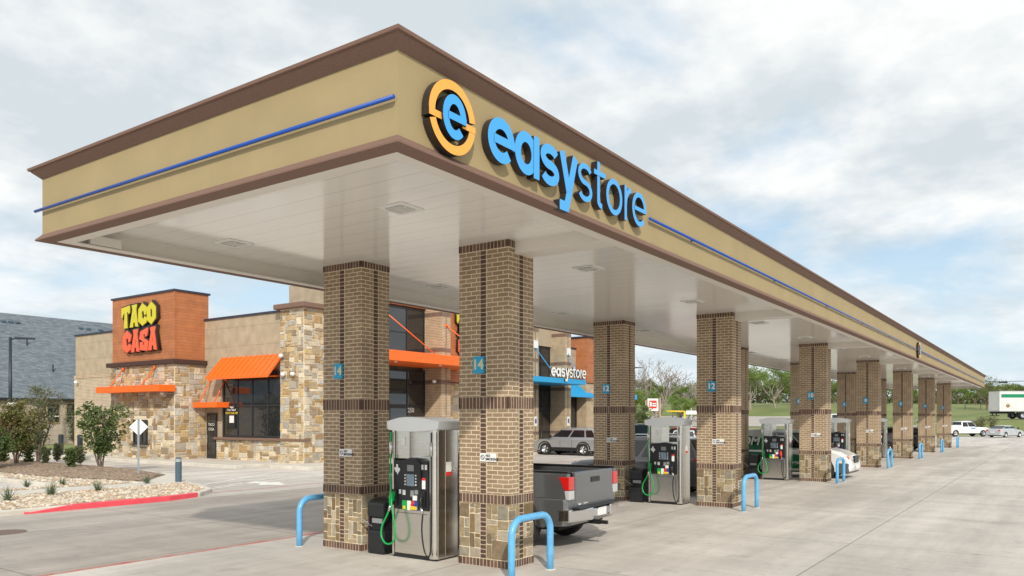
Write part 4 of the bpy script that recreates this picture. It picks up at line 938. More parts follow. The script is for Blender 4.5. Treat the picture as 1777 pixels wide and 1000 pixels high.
# ---- neighbouring house far left
hb_=empty('slate_roof_house',(20,70,0),'long low brick building with a steep grey slate roof behind the shrubs','building')
def HWp(s,name,m,bevel=0): return wpart(s,name,m,hb_,bevel)
s=MB(); s.box(-25,62,70,88,0,3.9); HWp(s,'brick_wall',M['brick_house'])
s=MB(); s.add([(-26,69.65,3.95),(63,69.65,3.95),(63,79.3,11.95),(-26,79.3,11.95),(63,89,3.85),(-26,89,3.85)],[(0,1,2,3),(3,2,4,5),(0,3,5),(1,4,2)]); rf=HWp(s,'roof',M['slate'])
me=rf.data  # shingle courses must follow the slope
for p in me.polygons:
    for li in p.loop_indices:
        co=me.vertices[me.loops[li].vertex_index].co; me.uv_layers['UVMap'].data[li].uv=(co.x,co.z*1.58)
s=MB(); s.box(-26,63,69.6,69.7,3.78,3.93); HWp(s,'gutter',M['frame'])
s=MB(); s.box(-26,63,69.7,70,3.74,3.80); HWp(s,'eaves_soffit',M['cornice'])
def hwin(u0,u1):
    def xx(u): r=ray(u,V0); return 70/r.y*r.x
    a,b=xx(u0),xx(u1)
    s=MB(); s.box(a-.08,b+.08,69.93,70.02,1.85,3.55); w_=HWp(s,'window',M['stucco'])
    s=MB(); s.box(a,b,69.90,69.96,1.95,3.5); o=s.build('pane',M['glass'],w_); o.location=-wloc(w_)
    s=MB(); s.box(a,b,69.88,69.95,2.42,2.5); o=s.build('sash_bar',M['white'],w_); o.location=-wloc(w_)
for a,b in ((16,36),(82,101),(115,132),(-40,-18),(150,168),(184,202),(220,238)): hwin(a,b)
for u,v in ((5,549),(18,551),(30,553),(140,561),(153,562),(174,563),(152,573),(160,574)):
    y=78.2 if v<568 else 77.2; r=ray(u,V0); x=y/r.y*r.x; z=3.85+(y-69.4)*8.1/9.9
    s=MB(); s.box(x-.2,x+.2,y-.2,y+.2,z-.1,z+.10); HWp(s,'roof_vent',M['slate_bollard'],.04)
for u,v in ((47,585),(92,650)):
    y=75.5 if v<600 else 72.6; r=ray(u,V0); x=y/r.y*r.x; z=3.85+(y-69.4)*8.1/9.9
    s=MB(); s.cyl((x,y,z-.2),.06,.75,n=8); HWp(s,'vent_pipe',M['frame'])
# ---- street furniture
def street_lamp(p,h,dirv,label):
    r=empty('street_lamp',p,label,'street lamp')
    s=MB(); s.tube([(0,0,0),(0,0,h)],[.14,.10],10); s.build('pole',M['lamp_steel'],r)
    s=MB(); s.cyl((0,0,0),.3,.7,n=16); s.build('concrete_footing',M['kerb'],r)
    a=Vector((dirv[0],dirv[1],0)).normalized(); s=MB(); s.tube([(0,0,h-.15),tuple(a*.5+Vector((0,0,h-.08)))],.05,8); s.build('arm',M['lamp_steel'],r)
    q=a*1.05; n_=Vector((-a.y,a.x,0))*.22; s=MB(); b=a*.45
    s.add([tuple(b-n_+Vector((0,0,h-.16))),tuple(a*1.75-n_+Vector((0,0,h-.16))),tuple(a*1.75+n_+Vector((0,0,h-.16))),tuple(b+n_+Vector((0,0,h-.16))),tuple(b-n_+Vector((0,0,h))),tuple(a*1.75-n_*.9+Vector((0,0,h-.05))),tuple(a*1.75+n_*.9+Vector((0,0,h-.05))),tuple(b+n_+Vector((0,0,h)))],[(0,3,2,1),(4,5,6,7),(0,1,5,4),(1,2,6,5),(2,3,7,6),(3,0,4,7)]); s.build('lamp_head',M['lamp_steel'],r,.02)
    return r
RV=(math.sin(TH),-math.cos(TH))
l1=street_lamp(P(18,58),8.3,RV,'tall dark street lamp at the left edge in front of the slate roof')
s=MB(); s.lathe([(.001,-.16),(.14,-.14),(.15,.05),(.001,.12)],(.12,-.18,3.35),'z',10); s.lathe([(.001,-.16),(.14,-.14),(.15,.05),(.001,.12)],(-.12,-.05,3.35),'z',10); s.box(-.1,.1,-.14,.0,3.3,3.42); s.build('security_camera',M['white'],l1)
street_lamp(P(1092,100),8.85,RV,'slim dark street lamp beyond the canopy, right of the inner second column')
def bollard(p,h,r_,label,cap=True,m='lamp_steel'):
    r=empty('post_bollard',p,label,'bollard'); s=MB(); s.cyl((0,0,-.02),r_,h,n=18); s.build('post',M[m],r,.01)
    if cap: s=MB(); s.cyl((0,0,h-.12),r_*1.02,.10,n=18); s.build('pale_band',M['galv'],r)
    s=MB(); s.lathe([(r_,h-.02),(r_*.8,h+.02),(.001,h+.035)],(0,0,0),'z',18); s.build('cap',M[m],r); return r
bollard((15.28,24.45,.13),.80,.105,'slate grey bollard with pale band at the tip of the rock bed',True,'slate_bollard')
bollard((22.37,47.7,0),1.32,.14,'black bollard on the lawn side, left of the restaurant wall',False)
bollard((21.73,44.19,0),1.36,.14,'black bollard close against the restaurant brick wing',False)
r=empty('diamond_sign',(15.57,27.45,.13),'blank back of a diamond traffic sign on a thin post in the mulch','sign')
s=MB(); s.box(-.025,.025,-.025,.025,0,2.15); s.build('post',M['galv'],r)
tf=Matrix.Rotation(TH-R(90)+R(6),4,'Z'); s=MB(); s.prism([(0,-.33),(.33,0),(0,.33),(-.33,0)],'y',.03,.04); s.v=[(a,b,c+1.84) for a,b,c in s.v]; s.build('plate',M['galv'] if False else M['white'],r,tf=tf)
# red and white banner sign, clearance bar
p=P(1133,80,0); r=empty('banner_sign',p,'white framed sign with a red square far beyond the second fuel pump','sign'); tfz=Matrix.Rotation(TH-R(90),4,'Z')
s=MB(); s.box(-.55,.55,-.03,.03,3.05,4.3); s.build('board',M['white'],r,tf=tfz)
s=MB(); s.box(-.38,.38,-.05,-.031,3.3,4.1); rq=s.build('red_square',M['red'],r,tf=tfz)
s=MB(); s.box(-.30,-.14,-.06,-.051,3.5,3.95); s.box(-.05,.30,-.06,-.051,3.72,3.84); s.box(-.05,.30,-.06,-.051,3.5,3.62); s.build('white_marks',M['white'],rq,tf=tfz)
for x in (-.7,.75):
    s=MB(); s.box(x-.06,x+.06,.04,.16,0,4.4 if x>0 else 4.15); s.build('post',mat('timber_post',(.45,.33,.22),.8),r,tf=tfz)
p=P(1188,82,0); r=empty('clearance_bar',p,'yellow steel clearance bar over the lane beyond the second pump','barrier')
s=MB(); s.tube([(0,0,0),(0,0,3.0)],.09,8); s.build('post',M['yellow'],r,tf=tfz); s=MB(); s.tube([(0,0,3.0),(-1.9,0,3.02)],.08,8); s.build('arm',M['yellow'],r,tf=tfz)
s=MB(); s.box(-.6,.6,-.03,.03,2.7,3.1); 
r=empty('small_white_sign',P(1200,84,0),'small white sign on a post beside the yellow clearance bar','sign'); s.build('board',M['white'],r,tf=tfz); s=MB(); s.box(-.04,.04,.031,.10,0,3.4); s.build('post',M['galv'],r,tf=tfz)
# overhead cable at the right edge
s=MB(); a=P(1640,150,9.4); b=P(1990,140,10.6); pts=[a.lerp(b,i/14)+Vector((0,0,-.7*math.sin(PI*i/14))) for i in range(15)]; s.tube(pts,.05,5)
s.tube([P(1733,147,8.95),P(1748,147,9.05)],.14,6); tag(s.build('power_line',M['black']),'black overhead cable above the white trailer','cable')
# ================================================================= VEHICLES
def wheel_template():
    r_=MB(); r_.lathe([(.62,-.5),(.9,-.5),(.985,-.40),(1,-.2),(1,.2),(.985,.40),(.9,.5),(.62,.5)],n=28); return r_
def vehicle(name,label,cat,spec,loc,rz,group=None):
    r=empty(name,loc,label,cat,group,rz); L,Wd,H=spec['L'],spec['W'],spec['H']; pm=spec['paint']; wr=spec.get('wr',.35); wx=spec['wx']; hw=Wd/2
    cl=spec.get('clear',.28)
    # lower body with wheel arches
    top=spec['top']; poly=list(top)            # rear to front contour
    xf=top[-1][0]; xr=top[0][0]
    bot=[(xf-.04,cl+.03)]
    for wxx in sorted(wx,reverse=True):
        ar=wr+.06; n=12; z0=cl; dxa=math.sqrt(max(.01,ar*ar-(z0-wr)**2)); a0=math.atan2(z0-wr,dxa); a1=PI-a0
        bot+= [(wxx+ar*math.cos(a0+(a1-a0)*i/n),wr+ar*math.sin(a0+(a1-a0)*i/n)) for i in range(n+1)]
    bot+=[(xr+.04,cl+.03)]
    poly=poly+bot; n=len(poly); cx=0; vs=[]
    def lay(y,insx,insz,bw=0):
        out=[]
        for (x,z) in poly:
            k=max(0,min(1,(z-.55)/.4)); xx=x*(1-insx/ (L/2)*1.0) if abs(x)>L*.35 else x
            out.append((xx,y,z-insz*k))
        return out
    lays=[(-hw,.10,.09),(-hw+.05,.03,.025),(-hw+.16,0.0,0.0),(hw-.16,0,0),(hw-.05,.03,.025),(hw,.10,.09)]
    # belly curves in slightly under the sills
    for (y,ix,iz) in lays: vs+=lay(y,ix,iz)
    s=MB(); s.add(vs,[tuple(range(n))[::-1],tuple(range(5*n,6*n))]+[(a*n+i,a*n+(i+1)%n,(a+1)*n+(i+1)%n,(a+1)*n+i) for a in range(5) for i in range(n)])
    body=s.build('body',pm,r,.018)
    s=MB(); s.box(xr+.25,xf-.25,-hw+.12,hw-.12,cl-.06,cl+.12); s.build('underbody',M['dark'],r)
    s=MB(); 
    for wxx in wx: s.box(wxx-wr-.04,wxx+wr+.04,-hw+.30,hw-.30,cl+.05,wr*2+.08)
    s.build('wheel_well',M['dark'],r) if False else None
    # greenhouse
    g=spec['cab']; (rbx,rbz),(rtx,rtz),(ftx,ftz),(fbx,fbz)=g; yb=hw-.07; yt=hw-spec.get('tumble',.24)
    def hwz(z): return yb+(yt-yb)*(z-min(rbz,fbz))/(H-min(rbz,fbz))
    xrz=lambda z: rbx+(rtx-rbx)*(z-rbz)/(rtz-rbz); xfz=lambda z: fbx+(ftx-fbx)*(z-fbz)/(ftz-fbz)
    mid=(rtx+ftx)/2
    prof=[(rbx,rbz-.06),(rbx,rbz),(rtx,rtz-.03),(rtx+.10,rtz+.0),(mid,H),(ftx-.12,ftz),(ftx,ftz-.03),(fbx,fbz),(fbx,fbz-.06)]
    vs=[]
    for sgn in (-1,1): vs+=[(x,sgn*hwz(z),z) for (x,z) in prof]
    m_=len(prof); s=MB(); s.add(vs,[tuple(range(m_)),tuple(range(m_,2*m_))[::-1]]+[(i,i+1,i+1+m_,i+m_) for i in range(m_-1)]); s.build('cabin',spec.get('cabpaint',pm),r,.04)
    zl=max(rbz,fbz)+.05; zu=H-.13
    for sgn in (-1,1):
        for (s0,s1) in spec['win']:
            q=[]; mg=.09
            for (z,sv) in ((zl,s0),(zl,s1),(zu,s1),(zu,s0)):
                a=xrz(z)+mg; b=xfz(z)-mg; q.append((a+(b-a)*sv,z))
            s=MB(); s.add([(x,sgn*(hwz(z)+.007),z) for x,z in q]+[(x,sgn*(hwz(z)-.02),z) for x,z in q],[(0,1,2,3),(4,7,6,5),(0,4,5,1),(1,5,6,2),(2,6,7,3),(3,7,4,0)]); s.build('side_window',M['glass'],r)
    for (bx_,bz,tx,tz,sg) in ((fbx,fbz,ftx,ftz,1),(rbx,rbz,rtx,rtz,-1)):
        if sg<0 and spec.get('norear'): continue
        t0,t1=.07,.90; x0=bx_+(tx-bx_)*t0;z0=bz+(tz-bz)*t0;x1=bx_+(tx-bx_)*t1;z1=bz+(tz-bz)*t1; o=.012*sg
        s=MB(); s.add([(x0+o,-hwz(z0)+.09,z0+.01),(x0+o,hwz(z0)-.09,z0+.01),(x1+o,hwz(z1)-.07,z1+.01),(x1+o,-hwz(z1)+.07,z1+.01),(x0-.02*sg,-hwz(z0)+.09,z0),(x0-.02*sg,hwz(z0)-.09,z0),(x1-.02*sg,hwz(z1)-.07,z1),(x1-.02*sg,-hwz(z1)+.07,z1)],[(0,1,2,3),(4,7,6,5),(0,4,5,1),(1,5,6,2),(2,6,7,3),(3,7,4,0)]); s.build('windscreen' if sg>0 else 'rear_window',M['glass'],r)
    # wheels
    for wxx in wx:
        for sgn in (-1,1):
            y=sgn*(hw-.13); t=MB(); t.lathe([(.62*wr,-.115),(.9*wr,-.115),(.985*wr,-.09),(wr,-.05),(wr,.05),(.985*wr,.09),(.9*wr,.115),(.62*wr,.115)],(wxx,y,wr),'y',28); wh=t.build('wheel',M['rubber'],r,fix=True)
            t=MB(); yo=sgn*.095; t.lathe([(.001,yo*.55),(.16*wr,yo*.95),(.20*wr,yo*.8)],(wxx,y,wr),'y',16); t.lathe([(.64*wr,sgn*.115),(.60*wr,sgn*.11),(.56*wr,sgn*.03),(.3*wr,sgn*.02)],(wxx,y,wr),'y',28)
            for k in range(5):
                a=2*PI*k/5+.3
                for da in (-.13,.13):
                    c1=(math.cos(a+da*2.0),math.sin(a+da*2.0)); c2=(math.cos(a+da*.7),math.sin(a+da*.7)); t.tube([(wxx+c1[0]*.12*wr,y+yo*.8,wr+c1[1]*.12*wr),(wxx+c2[0]*.60*wr,y+yo*.98,wr+c2[1]*.60*wr)],.045*wr*1.5,5)
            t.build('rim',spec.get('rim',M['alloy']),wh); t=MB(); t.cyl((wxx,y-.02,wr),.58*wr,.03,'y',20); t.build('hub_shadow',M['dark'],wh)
    # lamps
    zt=spec.get('tail_z',(.72,1.0)); zh=spec.get('head_z',(.62,.80))
    for sgn in (-1,1):
        s=MB(); a=sorted((sgn*(hw-.34),sgn*(hw-.055))); s.box(xr-.012,xr+.22,a[0],a[1],zt[0],zt[1]); s.v=[(x+(.05 if z>sum(zt)/2 else 0),y,z) for x,y,z in s.v]; s.build('tail_lamp',M['tail_red'],r,.02)
        s=MB(); a=sorted((sgn*(hw-.42),sgn*(hw-.06))); s.box(xf-.30,xf+.002,a[0],a[1],zh[0],zh[1]); s.v=[(x-(.10 if abs(y)>hw-.2 else 0)-(.05 if z>sum(zh)/2 else 0),y,z) for x,y,z in s.v]; s.build('headlamp',M['lamp_clear'],r,.02)
        s=MB(); mx_=fbx-.15; a=sorted((sgn*(hw-.02),sgn*(hw+.20))); s.box(mx_-.09,mx_+.06,a[0],a[1],fbz+.05,fbz+.22); s.build('wing_mirror',spec.get('mirror',M['black']),r,.03)
    s=MB(); s.box(xf-.06,xf+.012,-hw*.42,hw*.42,zh[0]-.12,zh[1]-.02); s.build('grille',M['black'],r,.01)
    bm_=spec.get('bumper',pm); fz=spec.get('fb',(cl+.05,cl+.27)); eb=(.5,-.014) if 'fb' in spec else (.3,.02); s=MB(); s.box(xf-eb[0],xf+.06,-hw+eb[1],hw-eb[1],fz[0],fz[1]); s.v=[(x-(.14 if abs(y)>hw-.1 and x>xf else 0),y,z) for x,y,z in s.v]; s.build('front_bumper',bm_,r,.06)
    s=MB(); s.box(xr-.05,xr+.2,-hw+.06,hw-.06,cl+.05,cl+.27); s.build('rear_bumper',bm_,r,.05)
    s=MB(); s.box(xr-.062,xr-.03,-.26,.26,cl+.32 if not spec.get('plate') else spec['plate'],(cl+.32 if not spec.get('plate') else spec['plate'])+.15); s.build('number_plate',M['white'],r)
    # door seams and handles
    for sgn in (-1,1):
        for x in spec.get('doors',[]):
            s=MB(); a=sorted((sgn*(hw-.002),sgn*(hw+.0035))); s.box(x-.008,x+.008,a[0],a[1],cl+.12,zl-.2); s.build('door_gap',M['dark'],r)
        for x in spec.get('handles',[]):
            s=MB(); a=sorted((sgn*(hw-.02),sgn*(hw+.028))); s.box(x-.1,x+.08,a[0],a[1],zl-.24,zl-.19); s.build('door_handle',spec.get('handlemat',pm),r,.01)
    if spec.get('clad'):
        for sgn in (-1,1):
            s=MB(); a=sorted((sgn*(hw-.02),sgn*(hw+.012))); s.box(min(wx)+wr+.06,max(wx)-wr-.06,a[0],a[1],cl-.02,cl+.20); s.build('sill_cladding',M['black'],r,.01)
            for wxx in wx:
                s=MB(); n_=14; o_=[(wxx+(wr+.13)*math.cos(PI*i/n_),wr+(wr+.13)*math.sin(PI*i/n_)) for i in range(n_+1)]; i_=[(wxx+(wr+.055)*math.cos(PI*i/n_),wr+(wr+.055)*math.sin(PI*i/n_)) for i in range(n_+1)]
                vs=[(x,sgn*(hw+.014),z) for x,z in o_+i_]+[(x,sgn*(hw-.05),z) for x,z in o_+i_]; k=n_+1; f=[]
                for i in range(n_): f+=[(i,i+1,k+i+1,k+i),(2*k+i,2*k+i+1,3*k+i+1,3*k+i),(i,i+1,2*k+i+1,2*k+i),(k+i,k+i+1,3*k+i+1,3*k+i)]
                s.add(vs,f); s.build('arch_cladding',M['black'],r)
    if spec.get('rails'):
        for sgn in (-1,1):
            s=MB(); s.tube([(rtx+.15,sgn*(yt-.04),H-.02),(rtx+.35,sgn*(yt-.04),H+.05),(ftx-.35,sgn*(yt-.04),H+.05),(ftx-.15,sgn*(yt-.04),H-.03)],.018,6); s.build('roof_rail',M['chrome'],r)
    return r
def sedan(paint_,L=4.85,Wd=1.82,H=1.44,**k):
    a=L/2; d=dict(L=L,W=Wd,H=H,paint=paint_,wx=(-a+1.05,a-.95),wr=.33,clear=.24,top=[(-a,.42),(-a+.02,.78),(-a+.07,.98),(-a+.22,1.04),(-a+.85,1.05),(.85,.98),(a-.55,.86),(a-.12,.70),(a-.02,.52),(a,.42)],
    cab=((-a+.55,1.02),(-a+1.45,H-.03),(.15,H-.02),(1.10,.96)),win=((.0,.46),(.50,1.0)),doors=(-.35,.78),handles=(-.75,.35),tail_z=(.74,.92),head_z=(.58,.72)); d.update(k); return d
def suv(paint_,L=4.62,Wd=1.86,H=1.68,**k):
    a=L/2; d=dict(L=L,W=Wd,H=H,paint=paint_,wx=(-a+.95,a-.92),wr=.365,clear=.30,top=[(-a,.50),(-a-.0,.90),(-a+.05,1.08),(-a+.3,1.10),(.9,1.06),(a-.5,.98),(a-.12,.86),(a-.02,.62),(a,.45)],
    cab=((-a+.05,1.08),(-a+.42,H-.05),(.25,H-.03),(1.12,1.05)),win=((.0,.20),(.24,.58),(.62,1.0)),doors=(-.55,.28),handles=(-.75,.05),tail_z=(.88,1.08),head_z=(.72,.90)); d.update(k); return d
silver=paint('silver_paint',(.38,.40,.42),.5,.3); white_p=paint('white_vehicle_paint',(.80,.81,.80),.0,.3); charcoal=paint('charcoal_paint',(.165,.175,.185),.6,.25); blackp=paint('black_vehicle_paint',(.012,.013,.016),.2,.2); greyp=paint('grey_vehicle_paint',(.16,.16,.165),.5,.3)
redp=paint('red_vehicle_paint',(.35,.01,.012),.3,.25); greenp=paint('dark_green_wrap',(.01,.17,.08),.0,.35); navyp=paint('navy_vehicle_paint',(.012,.02,.035),.3,.25); silverb=paint('pale_silver_paint',(.50,.53,.55),.3,.3); lightg=paint('light_grey_van_paint',(.55,.57,.57),.2,.3)
def pickup(name,label,paint_,loc,rz,L=5.8,Wd=2.03,H=1.93,rail=1.38,bed=1.95,service=False,rear_light=True):
    a=L/2; xb=-a+bed
    sp=dict(L=L,W=Wd,H=H,paint=paint_,wx=(-a+1.06,a-.98),wr=.42,clear=.42,top=[(-a,.62),(-a,.98),(xb,.98),(xb+.02,1.20),(1.15,1.20),(a-.45,1.14),(a-.10,1.02),(a-.0,.80),(a,.55)],
       cab=((xb+.03,1.18),(xb+.14,H-.04),(.55,H-.03),(1.22,1.19)),win=((.0,.42),(.46,1.0)),doors=(xb+.1,.05,1.05),handles=(-.15,.9),tail_z=(1.02,1.03),head_z=(.86,1.06),bumper=M['chrome'],norear=False,plate=.62,rim=M['alloy'],tumble=.26)
    r=vehicle(name,label,'pickup truck',sp,loc,rz)
    hw=Wd/2
    for c in kids(r):
        if c.name.startswith(('tail_lamp','rear_bumper','number_plate')): bpy.data.objects.remove(c)
    # open bed: side walls, tailgate, headboard and a black liner
    for sgn in (-1,1):
        y=sorted((sgn*(hw-.012),sgn*(hw-.115))); s=MB(); s.box(-a+.015,xb-.005,y[0],y[1],.90,rail); s.build('bed_side',paint_,r,.025)
        y2=sorted((sgn*(hw-.03),sgn*(hw-.135))); s=MB(); s.box(-a+.03,xb-.02,y2[0],y2[1],rail+.001,rail+.035); s.build('bed_rail_cap',M['black'],r,.01)
        # wheel arch bulge
        s=MB(); wxr=-a+1.06; n_=14; o_=[(wxr+.60*math.cos(PI*i/n_),.41+.60*math.sin(PI*i/n_)) for i in range(n_+1)]; i_=[(wxr+.47*math.cos(PI*i/n_),.41+.47*math.sin(PI*i/n_)) for i in range(n_+1)]
        vs=[(x,sgn*(hw+.0),z) for x,z in o_]+[(x,sgn*(hw+.035),z) for x,z in i_]+[(x,sgn*(hw-.1),z) for x,z in i_]; k=n_+1; f=[]
        for i in range(n_): f+=[(i,i+1,k+i+1,k+i),(k+i,k+i+1,2*k+i+1,2*k+i)]
        s.sm=True; s.add(vs,f); s.build('wheel_arch_flare',paint_,r)
        # tail lamp: red over clear
        y=sorted((sgn*(hw-.01),sgn*(hw-.20))); s=MB(); s.prism([(-a-.012,1.06),(-a-.012,1.29),(-a+.20,1.29),(-a+.09,1.06)],'y',y[0],y[1]+0.006 if sgn>0 else y[1]); 
        if sgn<0: s.v=[(x,yy-.006 if yy<-hw+.1 else yy,z) for x,yy,z in s.v]
        t=s.build('tail_lamp',M['tail_red'],r,.015)
        s=MB(); s.prism([(-a-.011,.90),(-a-.011,1.055),(-a+.085,1.055),(-a+.06,.90)],'y',y[0]-(0.004 if sgn<0 else 0),y[1]+(0.004 if sgn>0 else 0)); s.build('reversing_lens',M['lamp_clear'],t,.01)
    s=MB(); s.box(-a-.015,-a+.07,-hw+.235,hw-.235,.72,rail+.01); tg=s.build('tailgate',paint_,r,.025)
    s=MB(); s.box(-a-.03,-a-.014,-.17,.17,1.16,1.25); s.build('handle',M['black'],tg,.01)
    s=MB(); s.box(-a+.07,xb-.01,-hw+.12,hw-.12,.99,1.01); s.box(xb-.03,xb-.008,-hw+.12,hw-.12,.99,rail); s.build('bed_liner',M['black'],r)
    s=MB(); s.box(-a+.08,-a+.12,-hw+.24,hw-.24,.99,rail); s.build('tailgate_liner',M['black'],r)
    s=MB(); s.tube([(xb-.12,-hw+.14,rail+.06),(xb-.12,hw-.14,rail+.06)],.025,8); s.build('tie_down_bar',M['chrome'],r)
    s=MB()
    for sgn in (-1,1):
        y=sorted((sgn*.34,sgn*(hw-.0))); s.add([(-a-.17,y[0],.52),(-a-.17,y[1],.52),(-a-.17,y[1],.74),(-a-.17,y[0],.74),(-a+.05,y[0],.50),(-a+.22,y[1],.50),(-a+.22,y[1],.74),(-a+.05,y[0],.74)],[(0,1,2,3),(4,7,6,5),(0,4,5,1),(1,5,6,2),(2,6,7,3),(3,7,4,0)])
        s.v=[(x+(.14 if abs(yy)>hw-.05 and x<-a-.1 else 0),yy,z) for x,yy,z in s.v]
    s.box(-a-.10,-a+.02,-.34,.34,.54,.70); bp2=s.build('rear_bumper',M['chrome'],r,.03)
    s=MB(); s.box(-a-.16,-a+.0,-hw+.12,hw-.12,.741,.765); s.build('step_pad',M['black'],bp2)
    s=MB(); s.box(-a-.115,-a-.1005,.36-.62,.36-.31,.56,.70); s.build('number_plate',M['white'],bp2)
    s=MB(); s.box(-a-.12,-a+.1,-.04,.04,.40,.48); s.box(-a-.26,-a-.12,-.03,.03,.41,.47); s.build('tow_hitch',M['black'],r)
    return r
_rz=R(92.8); _a,_b=-2.72,.98; _cx=11.36-(math.cos(_rz)*_a-math.sin(_rz)*_b); _cy=6.76-(math.sin(_rz)*_a+math.cos(_rz)*_b)
tk=pickup('pickup_truck','charcoal grey pickup truck with its tail to the camera, beside the nearest columns',charcoal,(_cx,_cy,0),_rz,L=5.44,Wd=1.97,H=1.90,rail=1.35)
text('tailgate_lettering','TUNDRA',.085,M['chrome'],tk,(-2.738,.50,.80),'-x',.004,.002,shear=.2,sx=1.25); 
sv=vehicle('sport_utility','silver sport utility parked nose-in before the blue awning shop','car',suv(silver,clad=True,rails=True,mirror=M['black'],bumper=M['black'],handlemat=silver,wr=.37),(42.2,24.9,0),R(90))
sb=vehicle('sport_utility','dark grey sport utility with its tail behind the second fuel pump','car',suv(greyp,L=4.45,H=1.75,rails=True,tail_z=(.80,1.12),clad=True),(22.35,10.6,0),R(90))
vehicle('sport_utility','black sport utility parked at the shops, seen above the second fuel pump','car',suv(navyp,L=5.0,H=1.85,wr=.4,rails=True),(50.5,24.6,0),R(90))
vehicle('small_car','dark red car parked at the shops, left of the outer second column','car',suv(redp,L=4.4,H=1.60),(57.6,24.2,0),R(90))
vehicle('small_car','black car nose barely seen left of the silver sport utility','car',sedan(blackp),(44.8,25.2,0),R(90))
vehicle('sport_utility','red and grey sport utility tail beside the fifth outer column','car',suv(greyp,H=1.68,tail_z=(.92,1.12)),(62.0,9.9,0),R(90))
pickup('pickup_truck','grey pickup truck between the fourth and fifth outer columns',greyp,(53.3,10.4,0),R(90))
vehicle('sedan','white sedan roof seen through the third fuel pump','car',sedan(white_p),(52.0,21.5,0),R(20))
# delivery van, white over green
a=2.36
van=dict(L=4.73,W=1.78,H=1.86,paint=white_p,wx=(-a+.95,a-.92),wr=.33,clear=.26,top=[(-a,.45),(-a,1.02),(1.25,1.10),(1.60,1.10),(a-.42,1.02),(a-.16,.88),(a-.03,.66),(a,.42)],cabpaint=lightg,
  cab=((-a+.02,1.0),(-a+.16,1.82),(.62,1.83),(1.55,1.08)),win=((.60,.78),(.80,1.0)),doors=(.05,1.05),handles=(-.2,.8),tail_z=(.9,1.3),head_z=(.72,.88),bumper=mat('dark_bumper_plastic',(.09,.10,.11),.5),fb=(.20,.62),tumble=.16)
vn=vehicle('delivery_van','white and green delivery van nosing out beside the third outer column','van',van,(32.0,8.65,0),R(-90))
for sgn in (-1,1):
    y=sorted((sgn*.885,sgn*.8945)); s=MB(); s.prism([(-2.2,.42),(-2.28,1.0),(1.0,.86),(1.15,.62),(.98,.34),(-.95,.34),(-1.0,.75),(-1.3,.82),(-1.75,.75),(-1.9,.42)],'y',y[0],y[1]); wp=s.build('green_wrap',greenp,vn)
    s=MB(); z0,z1=1.0,1.72
    def yz(z): return (1.78/2-.07)+((1.78/2-.16)-(1.78/2-.07))*(z-1.0)/(1.86-1.0)
    q=[(-2.22,1.03),(.15,1.03),(-.25,1.35),(-2.12,1.70)]; s.add([(x,sgn*(yz(z)+.008),z) for x,z in q]+[(x,sgn*(yz(z)-.02),z) for x,z in q],[(0,1,2,3),(4,7,6,5),(0,4,5,1),(1,5,6,2),(2,6,7,3),(3,7,4,0)]); s.build('green_wrap',greenp,vn)
text('wrap_lettering','COM',.46,M['white'],vn,(-1.62,-.868,1.36),'-y' ,.004,.01,shear=.25)
text('wrap_lettering','argon',.20,M['white'],vn,(.35,-.8965,.58),'-y',.002,.004)
s=MB(); s.box(2.30,2.368,-.13,.13,.68,.86); s.build('badge_plate',M['chrome'],vn,.01)
for y in (-.62,.62):
    s=MB(); s.box(2.0,2.26,min(y*1.02,y*1.36),max(y*1.02,y*1.36),.72,.86); s.build('indicator_lamp',M['amber'],vn,.02)
s=MB(); s.box(2.42,2.445,-.34,-.05,.40,.54); s.build('front_plate',M['white'],vn)
# far right cars
pd=P(1672,98,0); ar=R(34.9-90+9)
pk2=pickup('service_truck','white pickup service truck parked right of the last canopy columns',white_p,pd,ar,L=5.9,rail=1.42)
text('door_lettering','SMITH',.26,M['blue'],pk2,(.55,-1.022,.98),'-y',.003,.01) if False else None
s=MB(); s.box(.25,.85,-1.03,-1.012,.98,1.12); s.build('door_logo',mat('logo_blue',(.03,.2,.6),.4),pk2,.0)
pd=P(1744,94,0); vehicle('sedan','pale silver sedan driving off at the right edge','car',sedan(silverb,tail_z=(.76,.92)),pd,R(34.9-90+28))
wt=P(1459,125,0); wt.z=terrain(wt.x,wt.y)+.02
vehicle('utility_vehicle','white utility truck on the far road glimpsed between canopy columns','truck',suv(white_p,L=5.6,Wd=2.0,H=2.2,wr=.42),wt,R(34.9-90))
# semi-trailer on the upper road
tp=P(1725,114,0); rvx=Vector((RV[0],RV[1],0)); L_=13.6; cpt=tp+rvx*(L_/2); zt=terrain(P(1740,114).x,P(1740,114).y)+.10
tr=empty('semi_trailer',(cpt.x,cpt.y,zt),'long white box trailer with a green stripe on the far road','trailer',None,R(34.9-90))
trw=mat('trailer_white',(.74,.73,.70),.5,noise=.07,nscale=.8)
h=L_/2
s=MB(); s.box(-h,h,-1.3,1.3,1.12,4.05); bd=s.build('box_body',trw,tr,.02)
s=MB(); s.box(-h+.25,-h+4.6,-1.318,-1.302,3.1,3.6); s.build('green_stripe',mat('trailer_green',(.0,.22,.11),.4),bd)
s=MB(); s.prism([(-h+4.9,3.1),(-h+4.6,3.1),(-h+4.6,3.6),(-h+5.4,3.6)],'y',-1.318,-1.302); s.build('green_stripe',M['green'],bd)
s=MB(); s.prism([(-h+4.1,3.1),(-h+4.7,3.1),(-h+5.2,3.62),(-h+4.5,3.62)],'y',-1.326,-1.3185); s.build('white_slash',trw,bd)
s=MB(); s.tube([(-h+1.2,-1.302,1.95),(-h+1.2,-1.312,1.95)],.3,14); s.build('round_emblem',mat('emblem_gold',(.35,.25,.12),.5),bd)
s=MB(); s.box(-h-.005,h+.005,-1.32,1.32,3.98,4.07); s.box(-h,h,-1.32,1.32,1.08,1.20); s.build('edge_rail',M['alloy'],bd)
